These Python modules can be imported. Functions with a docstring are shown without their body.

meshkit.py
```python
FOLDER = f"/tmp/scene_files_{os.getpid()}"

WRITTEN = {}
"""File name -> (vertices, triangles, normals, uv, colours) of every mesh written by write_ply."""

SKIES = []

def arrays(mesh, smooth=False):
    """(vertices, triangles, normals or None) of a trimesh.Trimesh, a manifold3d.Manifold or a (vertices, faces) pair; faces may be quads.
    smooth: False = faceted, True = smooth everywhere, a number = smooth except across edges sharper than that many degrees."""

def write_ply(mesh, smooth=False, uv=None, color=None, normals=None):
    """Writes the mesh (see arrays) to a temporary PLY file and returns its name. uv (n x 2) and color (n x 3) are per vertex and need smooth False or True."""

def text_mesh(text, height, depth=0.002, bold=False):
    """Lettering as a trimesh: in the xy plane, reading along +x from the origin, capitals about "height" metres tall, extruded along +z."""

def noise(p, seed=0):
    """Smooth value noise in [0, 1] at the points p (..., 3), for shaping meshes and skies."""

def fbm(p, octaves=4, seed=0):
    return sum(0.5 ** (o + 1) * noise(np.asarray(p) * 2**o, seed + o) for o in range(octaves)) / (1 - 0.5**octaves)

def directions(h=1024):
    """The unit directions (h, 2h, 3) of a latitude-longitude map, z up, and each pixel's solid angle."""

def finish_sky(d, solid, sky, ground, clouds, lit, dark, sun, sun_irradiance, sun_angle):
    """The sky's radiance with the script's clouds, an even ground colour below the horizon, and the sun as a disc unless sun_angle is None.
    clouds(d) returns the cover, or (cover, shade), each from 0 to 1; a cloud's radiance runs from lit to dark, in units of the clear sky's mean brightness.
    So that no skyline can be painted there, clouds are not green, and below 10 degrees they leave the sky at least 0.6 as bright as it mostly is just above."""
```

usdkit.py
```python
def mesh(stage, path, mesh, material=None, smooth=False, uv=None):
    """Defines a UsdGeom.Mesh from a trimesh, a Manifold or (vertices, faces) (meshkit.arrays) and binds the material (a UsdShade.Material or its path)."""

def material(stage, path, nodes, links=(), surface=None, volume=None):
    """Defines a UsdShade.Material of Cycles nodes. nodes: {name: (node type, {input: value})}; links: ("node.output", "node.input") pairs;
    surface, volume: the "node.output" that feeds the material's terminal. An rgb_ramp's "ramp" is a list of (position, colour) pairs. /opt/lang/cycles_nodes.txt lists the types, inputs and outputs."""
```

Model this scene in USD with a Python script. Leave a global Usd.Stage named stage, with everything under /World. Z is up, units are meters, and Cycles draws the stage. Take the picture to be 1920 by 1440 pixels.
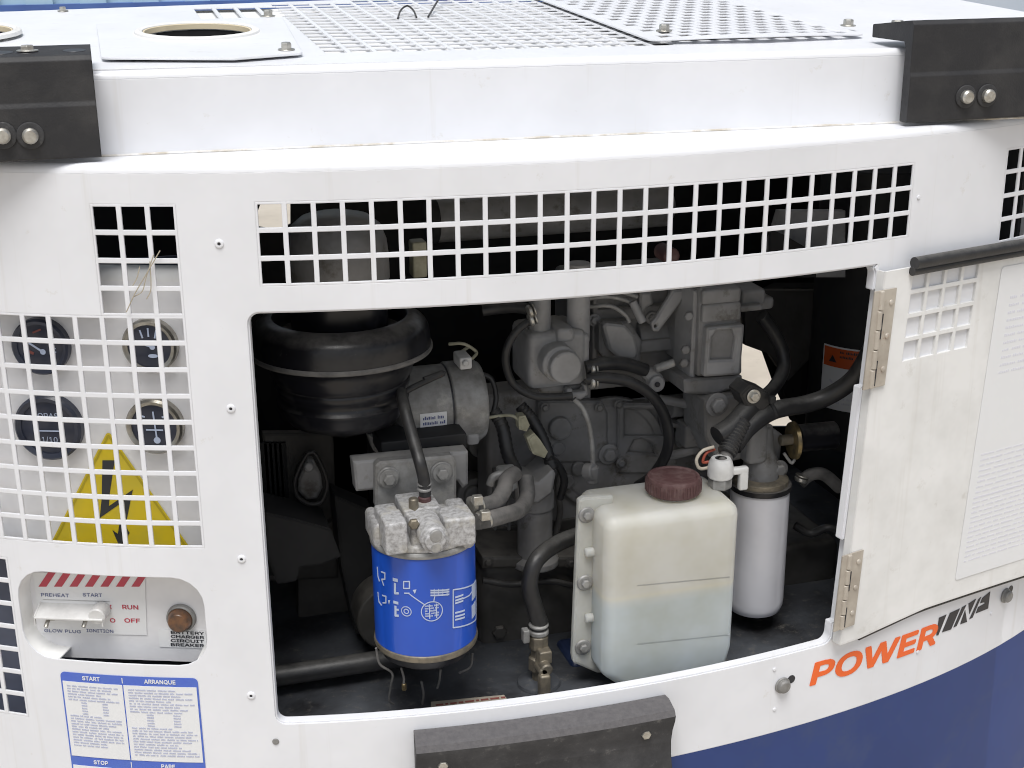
import math, numpy as np, trimesh, manifold3d as m3, usdkit, meshkit, glob
from pxr import Usd, UsdGeom, UsdLux, UsdShade, Gf, Sdf
from shapely.geometry import Polygon, box, Point, LineString, MultiPolygon
from shapely import affinity, unary_union
rng = np.random.default_rng(7)
stage = Usd.Stage.CreateInMemory()
UsdGeom.SetStageUpAxis(stage, UsdGeom.Tokens.z); UsdGeom.SetStageMetersPerUnit(stage, 1)
W = UsdGeom.Xform.Define(stage, '/World'); stage.SetDefaultPrim(W.GetPrim())
UsdGeom.Scope.Define(stage, '/World/Looks')
# ------------------------------------------------------------------ camera, sky, sun
F = 2573.53; CAM = np.array([-0.45427, -1.16524, 0.23185]); YAW, PIT, ROL = [math.radians(a) for a in (16.5956, 18.5623, -0.4052)]
EXPOSURE = 0.92; SKY = 0.07; SUN = 0.40; SUN_ANGLE = 30.0
SUNDIR = np.array([-0.14, -0.34, 0.93]); SUNDIR /= np.linalg.norm(SUNDIR)
fw = np.array([math.sin(YAW)*math.cos(PIT), math.cos(YAW)*math.cos(PIT), -math.sin(PIT)])
rt = np.array([math.cos(YAW), -math.sin(YAW), 0]); up = np.cross(rt, fw)
M = np.array([math.cos(ROL)*rt+math.sin(ROL)*up, -math.sin(ROL)*rt+math.cos(ROL)*up, fw])
cam = UsdGeom.Camera.Define(stage, '/World/camera')
mt = np.eye(4); mt[0,:3] = M[0]; mt[1,:3] = M[1]; mt[2,:3] = -M[2]; mt[3,:3] = CAM
cam.AddTransformOp().Set(Gf.Matrix4d(*mt.ravel().tolist()))
cam.CreateHorizontalApertureAttr(36.0); cam.CreateVerticalApertureAttr(27.0); cam.CreateFocalLengthAttr(F/1920*36)
cam.CreateClippingRangeAttr(Gf.Vec2f(0.01, 1000)); cam.CreateExposureAttr(EXPOSURE)
cam.CreateFStopAttr(0.0)
sky = UsdLux.DomeLight.Define(stage, '/World/sky'); sky.CreateIntensityAttr(1.0)
el, ro = math.asin(SUNDIR[2]), math.atan2(SUNDIR[0], SUNDIR[1])
skm = usdkit.material(stage, '/World/Looks/sky_light', {
  's': ('sky_texture', {'sky_type': 'single_scattering', 'sun_disc': False, 'sun_elevation': el, 'sun_rotation': ro, 'air_density': 1.0, 'aerosol_density': 3.0}),
  'h': ('hsv', {'saturation': 0.36}), 'b': ('background_shader', {'strength': SKY})},
  [('s.color', 'h.color'), ('h.color', 'b.color')], surface='b.background')
UsdShade.MaterialBindingAPI.Apply(sky.GetPrim()).Bind(skm)
sky.GetPrim().SetCustomDataByKey('kind', 'structure'); sky.GetPrim().SetCustomDataByKey('label', 'bright hazy daylight sky above the unit')
sun = UsdLux.DistantLight.Define(stage, '/World/sun')
sun.CreateIntensityAttr(SUN); sun.CreateAngleAttr(SUN_ANGLE); sun.CreateColorAttr(Gf.Vec3f(1, .985, .965)); sun.GetPrim().CreateAttribute('inputs:normalize', Sdf.ValueTypeNames.Bool).Set(True)
zz = SUNDIR; xx = np.cross([0,0,1], zz); xx /= np.linalg.norm(xx); yy = np.cross(zz, xx)
ms = np.eye(4); ms[0,:3] = xx; ms[1,:3] = yy; ms[2,:3] = zz
sun.AddTransformOp().Set(Gf.Matrix4d(*ms.ravel().tolist()))

# ------------------------------------------------------------------ geometry of the bowed front
PITCH = 0.0254; HR = 0.821
SS = np.linspace(-1.2, 1.2, 2401)
TH = 0.62783*SS - 0.12517*SS**2 + 0.4881*SS**3
_dx, _dy = np.cos(TH), np.sin(TH)
PX_ = np.concatenate([[0], np.cumsum((_dx[1:]+_dx[:-1])/2*0.001)]); PX_ -= PX_[1200]
PY_ = np.concatenate([[0], np.cumsum((_dy[1:]+_dy[:-1])/2*0.001)]); PY_ -= PY_[1200]
def ray(px, py): return np.array([(px-960)/F, -(py-720)/F, 1.0]) @ M
def at(px, py, y):                       # the point of the plane y that is seen at a pixel of the photograph
    r = ray(px, py); return CAM + r*(y-CAM[1])/r[1]
def atz(px, py, z):
    r = ray(px, py); return CAM + r*(z-CAM[2])/r[2]
def mm(px, py, y): return float((M[2] @ (at(px, py, y)-CAM))/F)     # metres per pixel there
def S(s, z, w=0.0):                      # arc length, height, distance proud of the front panel
    s, z, w = np.broadcast_arrays(np.asarray(s, float), z, w)
    t = np.interp(s, SS, TH)
    return np.stack([np.interp(s, SS, PX_)+w*np.sin(t), np.interp(s, SS, PY_)-w*np.cos(t), z], -1)
def SP(px, py, w=0.0):                   # pixel -> (s, z) on the front panel
    r = ray(px, py); XX = PX_+w*np.sin(TH); YY = PY_-w*np.cos(TH)
    t = (YY-CAM[1])/r[1]; g = CAM[0]+t*r[0]-XX
    i = np.where(np.sign(g[1:]) != np.sign(g[:-1]))[0]; i = i[np.argmin(t[i])]; k = g[i]/(g[i]-g[i+1])
    return SS[i]+k*.001, CAM[2]+(t[i]+k*(t[i+1]-t[i]))*r[2]
# door, swung open: a path in plan from the hinge
DS = (0.272, 0.012)                      # hinge line: arc length on the panel, distance proud of it
_dh = S(DS[0], 0, DS[1]); DU = np.linspace(-.1, .7, 801); _dt = 0.262-0.16*DU
DX = np.concatenate([[0], np.cumsum(np.cos(_dt[:-1])*.001)]); DX += _dh[0]-DX[100]
DY = np.concatenate([[0], np.cumsum(np.sin(_dt[:-1])*.001)]); DY += _dh[1]-DY[100]
DK, DZ = .058, -.44                        # the hinge line leans a little
def D(u, z, w=0.0):
    u, z, w = np.broadcast_arrays(np.asarray(u, float), z, w); u = u+DK*(z-DZ)
    t = np.interp(u, DU, _dt)
    return np.stack([np.interp(u, DU, DX)+w*np.sin(t), np.interp(u, DU, DY)-w*np.cos(t), z], -1)
def DP(px, py):
    r = ray(px, py); t = (DY-CAM[1])/r[1]; g = CAM[0]+t*r[0]-DX
    i = np.where(np.sign(g[1:]) != np.sign(g[:-1]))[0]; i = i[np.argmin(t[i])]
    z = CAM[2]+t[i]*r[2]; return DU[i]-DK*(z-DZ), z
RZ0, RSL = 0.1105, 0.063                 # the roof rises slightly to the back
def roofz(y): return RZ0+RSL*(y-.1)
def RF(x, y, w=0.0):
    x, y, w = np.broadcast_arrays(np.asarray(x, float), y, w); return np.stack([x, y, roofz(y)+w], -1)
def RP(px, py, w=0.0):
    r = ray(px, py); t = (RZ0+w-.1*RSL+RSL*CAM[1]-CAM[2])/(r[2]-RSL*r[1]); p = CAM+t*r; return p[0], p[1]
def boxy(x): return 0.0906-0.0599*x      # front face of the upper cover

# ------------------------------------------------------------------ mesh helpers
def tri2d(poly, step, axis=0):
    x0, y0, x1, y1 = poly.bounds; lo, hi = (x0, x1) if axis == 0 else (y0, y1)
    n = max(1, int(math.ceil((hi-lo)/step))); V, Fc = [], []; k = 0
    for i in range(n):
        a, b = lo+(hi-lo)*i/n, lo+(hi-lo)*(i+1)/n
        g = poly.intersection(box(a, y0-1, b, y1+1) if axis == 0 else box(x0-1, a, x1+1, b))
        for p in (getattr(g, 'geoms', [g])):
            if p.geom_type != 'Polygon' or p.area < 1e-9: continue
            v, f = trimesh.creation.triangulate_polygon(p, engine='earcut')
            V.append(v); Fc.append(f+k); k += len(v)
    V = np.vstack(V); Fc = np.vstack(Fc)
    key = np.round(V/1e-6).astype(np.int64); _, ix, inv = np.unique(key, axis=0, return_index=True, return_inverse=True)
    V = V[ix]; Fc = inv.ravel()[Fc]
    Fc = Fc[(Fc[:,0]!=Fc[:,1])&(Fc[:,1]!=Fc[:,2])&(Fc[:,0]!=Fc[:,2])]
    return V, Fc
def sheet(poly, fn, t=.002, step=.03, w0=0.0, axis=0):  # a flat outline laid on a surface fn(u, v, w), t thick behind w0
    polys = poly.geoms if hasattr(poly, 'geoms') else [poly]; out = []
    for p in polys:
        if p.geom_type != 'Polygon' or p.is_empty: continue
        V, Fc = tri2d(p, step, axis); n = len(V)
        a = fn(V[:,0], V[:,1], np.full(n, w0)); b = fn(V[:,0], V[:,1], np.full(n, w0-t))
        e = np.vstack([Fc[:,[0,1]], Fc[:,[1,2]], Fc[:,[2,0]]]); es = np.sort(e, 1)
        u, inv, c = np.unique(es, axis=0, return_inverse=True, return_counts=True); bd = e[c[inv.ravel()] == 1]
        wl = np.vstack([np.stack([bd[:,1], bd[:,0], bd[:,0]+n], 1), np.stack([bd[:,1], bd[:,0]+n, bd[:,1]+n], 1)])
        out.append(trimesh.Trimesh(np.vstack([a, b]), np.vstack([Fc, Fc[:,::-1]+n, wl]), process=False))
    r = trimesh.util.concatenate(out)
    if np.dot(r.face_normals[0], fn(np.array([V[0,0]]), np.array([V[0,1]]), np.array([1.]))[0]-fn(np.array([V[0,0]]), np.array([V[0,1]]), np.array([0.]))[0]) < 0: r.invert()
    return r
def rrect(x0, y0, x1, y1, r): return box(min(x0,x1)+r, min(y0,y1)+r, max(x0,x1)-r, max(y0,y1)-r).buffer(r, quad_segs=5) if r > 0 else box(min(x0,x1), min(y0,y1), max(x0,x1), max(y0,y1))
def cat(*a): return trimesh.util.concatenate([x for x in a if x is not None])
def frame(axis):
    a = np.asarray(axis, float); a = a/np.linalg.norm(a); h = np.array([0,0,1.]) if abs(a[2]) < .9 else np.array([1.,0,0])
    u = np.cross(h, a); u /= np.linalg.norm(u); return u, np.cross(a, u), a
def lathe(prof, c, axis=(0,0,1), n=40, a0=0.0):         # profile (radius, distance along the axis), closed when it ends on r = 0
    u, v, a = frame(axis); th = np.arange(n)/n*2*np.pi+a0; prof = np.asarray(prof, float)
    P = (np.asarray(c)[None,None]+prof[:,None,0:1]*(np.cos(th)[None,:,None]*u+np.sin(th)[None,:,None]*v)+prof[:,None,1:2]*a).reshape(-1,3)
    f = []
    for i in range(len(prof)-1):
        j = np.arange(n); k = (j+1)%n
        f += [np.stack([i*n+j, i*n+k, (i+1)*n+k], 1), np.stack([i*n+j, (i+1)*n+k, (i+1)*n+j], 1)]
    t = trimesh.Trimesh(P, np.vstack(f), process=False); t.merge_vertices(digits_vertex=7); t.update_faces(t.nondegenerate_faces())
    if t.is_watertight and t.volume < 0: t.invert()
    return t
def cyl(c, r, h, axis=(0,0,1), n=32, ch=.0012):         # from c along the axis, chamfered
    ch = min(ch, r*.3, h*.3); return lathe([(0,0),(r-ch,0),(r,ch),(r,h-ch),(r-ch,h),(0,h)], c, axis, n)
def disc(px, py, y, rpx, d, n=32, ch=.0015): return cyl(at(px,py,y)+np.array([0,d,0]), rpx*mm(px,py,y), d, (0,-1,0), n, ch)
def spline(P, k=10):
    P = np.asarray(P, float); Q = np.vstack([2*P[0]-P[1], P, 2*P[-1]-P[-2]]); out = []
    for i in range(1, len(Q)-2):
        for t in np.arange(k)/k:
            p0, p1, p2, p3 = Q[i-1:i+3]; out.append(.5*(2*p1+(p2-p0)*t+(2*p0-5*p1+4*p2-p3)*t*t+(3*p1-p0-3*p2+p3)*t**3))
    return np.array(out+[P[-1]])
def tube(P, r, n=14, k=10, ribs=0, smooth=True):
    C = spline(P, k) if smooth else np.asarray(P, float); T = np.gradient(C, axis=0); T /= np.linalg.norm(T, axis=1, keepdims=True)
    u, v, _ = frame(T[0]); th = np.arange(n)/n*2*np.pi; R = []
    for i in range(len(C)):
        u = u-T[i]*np.dot(u, T[i]); u /= np.linalg.norm(u); v = np.cross(T[i], u)
        rr = r*(1+(.12 if (ribs and i%2) else 0)); R.append(C[i]+rr*(np.cos(th)[:,None]*u+np.sin(th)[:,None]*v))
    V = np.vstack(R+[C[:1], C[-1:]]); f = []; m = len(C); j = np.arange(n); kk = (j+1)%n
    for i in range(m-1): f += [np.stack([i*n+j, i*n+kk, (i+1)*n+kk], 1), np.stack([i*n+j, (i+1)*n+kk, (i+1)*n+j], 1)]
    f += [np.stack([kk, j, np.full(n, m*n)], 1), np.stack([(m-1)*n+j, (m-1)*n+kk, np.full(n, m*n+1)], 1)]
    return trimesh.Trimesh(V, np.vstack(f), process=False)
def ptube(P, rpx, **k):                  # P: (px, py, y)
    q = [at(*p) for p in P]; a, b, c = P[len(P)//2]; return tube(q, rpx*mm(a, b, c), **k)
def rbox(x0, x1, y0, y1, z0, z1, r=.003, seg=8):
    if r <= 0: return trimesh.creation.box(bounds=[[min(x0,x1),min(y0,y1),min(z0,z1)],[max(x0,x1),max(y0,y1),max(z0,z1)]])
    x0,x1 = sorted((x0,x1)); y0,y1 = sorted((y0,y1)); z0,z1 = sorted((z0,z1)); r = min(r, (x1-x0)*.49, (y1-y0)*.49, (z1-z0)*.49)
    sp = m3.Manifold.sphere(r, seg)
    mf = m3.Manifold.batch_hull([sp.translate((x, y, z)) for x in (x0+r, x1-r) for y in (y0+r, y1-r) for z in (z0+r, z1-r)])
    return man(mf)
def man(mf): q = mf.to_mesh(); return trimesh.Trimesh(q.vert_properties[:,:3], q.tri_verts, process=False)
def rpx(px0, py0, px1, py1, y, d, r=.003):   # a rounded block whose front face spans two pixels on the plane y
    a, b = at(px0, py0, y), at(px1, py1, y); return rbox(a[0], b[0], y, y+d, a[2], b[2], r)
def XZ(y): return lambda u, v, w: np.stack([u, y-np.asarray(w), v], -1)
def ppoly(pts, y): return Polygon([tuple(at(a, b, y)[[0,2]]) for a, b in pts])
def plate(pts, y, d, r=0.0, holes=(), inset=.0015):     # an outline at depth y, d thick, with a stepped chamfer at the front edge
    p = pts if hasattr(pts, 'geom_type') else ppoly(pts, y)
    if r: p = p.buffer(-r).buffer(2*r).buffer(-r)
    for h in holes: p = p.difference(h)
    if inset <= 0: return sheet(p, XZ(y), d, 9)
    q = p.buffer(-inset, join_style=2)
    A = m3.CrossSection([np.array(g.exterior.coords)[:-1][::-1] if not g.exterior.is_ccw else np.array(g.exterior.coords)[:-1] for g in getattr(p,'geoms',[p])]+[np.array(i.coords)[:-1][::-1] if i.is_ccw else np.array(i.coords)[:-1] for g in getattr(p,'geoms',[p]) for i in g.interiors])
    B = m3.CrossSection([np.array(g.exterior.coords)[:-1][::-1] if not g.exterior.is_ccw else np.array(g.exterior.coords)[:-1] for g in getattr(q,'geoms',[q])]+[np.array(i.coords)[:-1][::-1] if i.is_ccw else np.array(i.coords)[:-1] for g in getattr(q,'geoms',[q]) for i in g.interiors])
    mf = m3.Manifold.extrude(A, d-inset) + m3.Manifold.extrude(B, d-inset*.5)+m3.Manifold.extrude(A.offset(-inset*.45, m3.JoinType.Miter), d-inset*.75)+m3.Manifold.extrude(B.offset(-inset*.5, m3.JoinType.Miter), d)
    t = man(mf); v = np.array(t.vertices); t.vertices = np.stack([v[:,0], y+d-v[:,2], v[:,1]], 1); 
    if t.volume < 0: t.invert()
    return t
def hexbolt(c, r, axis=(0,-1,0), h=None, washer=True):
    h = h or r*.75; a = np.asarray(axis, float); parts = []
    if washer: parts.append(cyl(c, r*1.55, r*.22, axis, 24, .0004)); c = np.asarray(c)+a*r*.22
    parts.append(lathe([(0,0),(r,0),(r,h*.8),(r*.86,h),(0,h)], c, axis, 6)); return cat(*parts)
def pbolt(px, py, y, rp, **k): return hexbolt(at(px,py,y), rp*mm(px,py,y), **k)
def textpoly(text, h, bold=False, shear=0.0, sx=1.0):
    t = meshkit.text_mesh(text, h, .001, bold=bold); s = t.section(plane_origin=[0,0,.0005], plane_normal=[0,0,1])
    e, T = s.to_2D(to_2D=np.eye(4)) if hasattr(s, 'to_2D') else s.to_planar()
    g = unary_union(list(e.polygons_full)); g = affinity.affine_transform(g, [sx, shear, 0, 1, 0, 0]); return g
# ------------------------------------------------------------------ materials
MATS = {}
def mk(name, col, rough=.5, metal=0., col2=None, nscale=30., lo=.4, hi=.65, bump=0., bscale=200., spec=.5, coat=0., bevel=0., detail=4., col3=None, n3=6., lo3=.55, hi3=.7, sss=0., extra=None, rough2=None, dust=None, streak=None):
    N = {'p': ('principled_bsdf', {'base_color': col, 'roughness': rough, 'metallic': metal, 'specular_ior_level': spec, 'coat_weight': coat}), 'g': ('geometry', {})}; L = []
    last = None
    if col2 is not None:
        N['n'] = ('noise_texture', {'scale': nscale, 'detail': detail, 'roughness': .62}); N['r'] = ('rgb_ramp', {'ramp': [(lo, col), (hi, col2)]})
        L += [('g.position', 'n.vector'), ('n.fac', 'r.fac')]; last = 'r.color'
        if rough2 is not None:
            N['rr'] = ('rgb_ramp', {'ramp': [(lo, (rough,)*3), (hi, (rough2,)*3)]}); L += [('n.fac', 'rr.fac'), ('rr.color', 'p.roughness')]
    if col3 is not None:
        N['n3'] = ('noise_texture', {'scale': n3, 'detail': 6., 'roughness': .7}); N['m3'] = ('map_range', {'from_min': lo3, 'from_max': hi3, 'clamp': True})
        N['x3'] = ('mix', {'color1': col, 'color2': col3}); L += [('g.position', 'n3.vector'), ('n3.fac', 'm3.value'), ('m3.result', 'x3.fac')]
        if last: L.append((last, 'x3.color1'))
        last = 'x3.color'
    if streak is not None:                # thin vertical run-down marks
        N['sm'] = ('mapping', {'scale': (55., 55., 2.2)}); N['sn'] = ('noise_texture', {'scale': 1., 'detail': 5., 'roughness': .6}); N['sr'] = ('map_range', {'from_min': .60, 'from_max': .80, 'to_max': .5, 'clamp': True}); N['sx'] = ('mix', {'color1': col, 'color2': streak})
        L += [('g.position', 'sm.vector'), ('sm.vector', 'sn.vector'), ('sn.fac', 'sr.value'), ('sr.result', 'sx.fac')]
        if last: L.append((last, 'sx.color1'))
        last = 'sx.color'
    if dust is not None:                  # dust settled on faces that look up
        N['dz'] = ('separate_xyz', {}); N['dn'] = ('noise_texture', {'scale': 45., 'detail': 5., 'roughness': .7}); N['dm'] = ('math', {'math_type': 'multiply'}); N['dr'] = ('map_range', {'from_min': .22, 'from_max': .55, 'to_max': .85, 'clamp': True}); N['dx'] = ('mix', {'color1': col, 'color2': dust})
        L += [('g.normal', 'dz.vector'), ('g.position', 'dn.vector'), ('dz.z', 'dm.value1'), ('dn.fac', 'dm.value2'), ('dm.value', 'dr.value'), ('dr.result', 'dx.fac')]
        if last: L.append((last, 'dx.color1'))
        last = 'dx.color'
    if last: L.append((last, 'p.base_color'))
    if bevel: N['bv'] = ('bevel', {'radius': bevel, 'samples': 4})
    if bump:
        N['bn'] = ('noise_texture', {'scale': bscale, 'detail': 3.}); N['b'] = ('bump', {'strength': bump, 'distance': .001})
        L += [('g.position', 'bn.vector'), ('bn.fac', 'b.height'), ('b.normal', 'p.normal')]
        if bevel: L.append(('bv.bevel', 'b.normal'))
    elif bevel: L.append(('bv.bevel', 'p.normal'))
    if sss: N['p'][1].update({'subsurface_weight': sss, 'subsurface_radius': (1., .8, .5), 'subsurface_scale': .01})
    MATS[name] = usdkit.material(stage, '/World/Looks/'+name, N, L, surface='p.BSDF'); return MATS[name]
white = mk('white_paint', (.74,.75,.78), .34, col2=(.68,.69,.715), nscale=9, lo=.35, hi=.7, bump=.35, bscale=7, col3=(.52,.49,.43), n3=34, lo3=.65, hi3=.85, bevel=.0012, streak=(.57,.555,.52))
white_in = mk('dirty_white_paint', (.755,.755,.745), .55, col2=(.65,.65,.635), nscale=14, lo=.4, hi=.7, streak=(.56,.54,.50), bump=.06, col3=(.50,.48,.44), n3=30, lo3=.60, hi3=.85, bevel=.001)
grey_in = mk('inner_grey_paint', (.50,.50,.50), .5, col2=(.43,.43,.43), nscale=20, bump=.05)
bluep = mk('blue_paint', (.019,.044,.17), .55, col2=(.016,.038,.15), nscale=5, bump=.06, bscale=120, col3=(.03,.053,.155), n3=12)
black = mk('black_rubber', (.016,.016,.018), .62, col2=(.035,.034,.034), nscale=25, lo=.45, hi=.75, bump=.25, bscale=500, bevel=.002)
dusty = mk('dusty_rubber', (.085,.081,.085), .85, col2=(.112,.107,.109), nscale=170, lo=.35, hi=.68, bump=.5, bscale=400, detail=6)
bumper_m = mk('bumper_rubber', (.028,.028,.03), .7, col2=(.05,.05,.052), nscale=30, bump=.35, bscale=450, bevel=.002, col3=(.13,.125,.12), n3=60, lo3=.58, hi3=.75)
hose_m = mk('hose_rubber', (.014,.014,.015), .45, col2=(.032,.031,.03), nscale=30, lo=.45, hi=.75, bump=.2, bscale=400, dust=(.09,.088,.083))
hose_g = mk('grey_hose_rubber', (.075,.074,.072), .75, col2=(.13,.125,.12), nscale=50, bump=.3, bscale=300, dust=(.19,.18,.17))
gloss = mk('black_enamel', (.006,.006,.008), .3, col2=(.03,.029,.028), nscale=18, lo=.5, hi=.85, rough2=.6, bump=.08, bscale=120, col3=(.10,.095,.088), n3=70, lo3=.64, hi3=.82, dust=(.10,.095,.09))
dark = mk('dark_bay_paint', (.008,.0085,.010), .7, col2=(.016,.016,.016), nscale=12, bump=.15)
tray = mk('dusty_floor_tray', (.066,.072,.082), .5, col2=(.022,.022,.024), nscale=9, lo=.4, hi=.66, bump=.6, bscale=130, col3=(.12,.115,.105), n3=85, lo3=.56, hi3=.74, rough2=.3)
eng = mk('grey_engine_paint', (.235,.235,.238), .45, col2=(.145,.143,.14), nscale=16, lo=.38, hi=.68, bump=.35, bscale=260, col3=(.060,.050,.034), n3=26, lo3=.56, hi3=.72, bevel=.0025, dust=(.26,.25,.235))
engl = mk('light_engine_paint', (.30,.30,.305), .42, col2=(.21,.21,.21), nscale=18, bump=.3, bscale=260, bevel=.0025, col3=(.12,.105,.08), n3=30, lo3=.6, hi3=.76, dust=(.36,.35,.33))
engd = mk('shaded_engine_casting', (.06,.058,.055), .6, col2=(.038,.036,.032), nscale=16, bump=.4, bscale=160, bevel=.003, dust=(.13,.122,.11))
alu = mk('corroded_cast_aluminium', (.47,.47,.475), .6, .2, col2=(.25,.245,.24), nscale=230, lo=.4, hi=.66, bump=.45, bscale=350, col3=(.44,.42,.36), n3=30, lo3=.5, hi3=.7, bevel=.003, detail=6)
galv = mk('stained_galvanised_steel', (.33,.33,.325), .55, .35, col2=(.20,.195,.185), nscale=60, lo=.35, hi=.7, bump=.25, bscale=200, col3=(.42,.41,.38), n3=25, bevel=.0015)
steel = mk('zinc_steel', (.55,.54,.50), .38, .85, col2=(.38,.36,.32), nscale=120, bump=.1, bevel=.0006)
hingem = mk('aged_hinge_steel', (.50,.46,.40), .5, .35, col2=(.38,.34,.29), nscale=35, lo=.35, hi=.7, bump=.1, col3=(.33,.20,.13), n3=55, lo3=.62, hi3=.8, bevel=.0006)
brass = mk('brass', (.25,.19,.09), .42, .7, col2=(.10,.08,.05), nscale=80)
brassd = mk('dull_brass', (.24,.21,.16), .5, .6, col2=(.15,.135,.11), nscale=90, bump=.2, bevel=.0012)
bluef = mk('blue_filter_enamel', (.013,.078,.47), .3, col2=(.012,.07,.43), nscale=12, coat=.3)
whitef = mk('white_filter_enamel', (.56,.56,.59), .3, col2=(.50,.50,.53), nscale=14)
print_w = mk('white_print', (.44,.51,.66), .5)
cap_m = mk('maroon_cap_plastic', (.075,.034,.034), .65, col2=(.13,.082,.078), nscale=70, lo=.45, hi=.7, bump=.3, bscale=260, bevel=.001)
nylon = mk('white_nylon', (.60,.60,.59), .4, col2=(.50,.50,.49), nscale=40)
cream = mk('cream_plastic', (.36,.35,.26), .5, col2=(.26,.25,.18), nscale=60)
orange = mk('orange_vinyl', (.80,.13,.02), .4)
inkb = mk('black_vinyl', (.02,.02,.025), .4)
stick_b = mk('blue_print', (.07,.13,.52), .4, col2=(.08,.15,.50), nscale=30)
stick_w = mk('white_sticker', (.72,.73,.74), .4)
ink_grey = mk('pale_blue_ink', (.42,.45,.60), .5)
ink_faint = mk('faint_ink', (.63,.63,.69), .6)
ink_blue = mk('navy_ink', (.10,.12,.25), .5)
ink_red = mk('red_ink', (.50,.05,.08), .45, col2=(.42,.06,.09), nscale=60)
yellow = mk('yellow_sign', (.66,.50,.012), .45, col2=(.58,.46,.03), nscale=30)
yellow_e = mk('yellow_border_ink', (.42,.33,.01), .45)
signblk = mk('black_sign_ink', (.025,.027,.035), .45)
dial = mk('gauge_dial', (.026,.031,.050), .3)
bezelm = mk('chrome_bezel', (.45,.43,.38), .25, .9, col2=(.30,.28,.24), nscale=50)
redw = mk('red_wire', (.45,.10,.06), .4); whitew = mk('cream_wire', (.62,.56,.46), .45)
beige_lab = mk('stained_beige_label', (.36,.32,.26), .6, col2=(.28,.24,.20), nscale=50)
warn_o = mk('orange_warning', (.52,.09,.018), .45)
amber = mk('amber_knob', (.16,.075,.035), .3, col2=(.05,.035,.028), nscale=90, lo=.4, hi=.65)
dustblue = mk('dusty_blue_grey_paint', (.17,.19,.26), .6, col2=(.13,.145,.20), nscale=8)
darkblue = mk('dark_blue_plastic', (.012,.022,.06), .4, col2=(.02,.03,.07), nscale=40)
strawm = mk('dry_straw', (.38,.34,.26), .7)
ctrl = mk('control_panel_paint', (.76,.76,.775), .45, col2=(.66,.66,.675), nscale=14, lo=.4, hi=.7, col3=(.42,.40,.37), n3=40, lo3=.66, hi3=.86)
engm = mk('dusty_brown_grey_casting', (.10,.095,.086), .7, col2=(.07,.066,.06), nscale=20, bump=.3)
dullred = mk('dull_red_ink', (.20,.06,.05), .6)
flange_m = mk('aged_white_plastic', (.50,.49,.43), .5, col2=(.42,.41,.355), nscale=24, sss=.4)
grime = mk('grime', (.50,.46,.39), .8, col2=(.68,.67,.65), nscale=45, lo=.40, hi=.56)
creaminner = mk('cream_inner_rim', (.62,.54,.38), .6)
concrete = mk('pale_concrete', (.47,.42,.35), .85, col2=(.39,.345,.285), nscale=3, bump=.4, bscale=30, col3=(.30,.27,.22), n3=25, lo3=.6, hi3=.8)
tealw = mk('pale_teal_panel', (.42,.58,.64), .5, col2=(.36,.52,.6), nscale=2)
bluew = mk('blue_rail_paint', (.07,.14,.38), .5, col2=(.05,.10,.30), nscale=2)
greyw = mk('grey_blue_panel', (.46,.52,.60), .6, col2=(.40,.46,.54), nscale=1.2)
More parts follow.
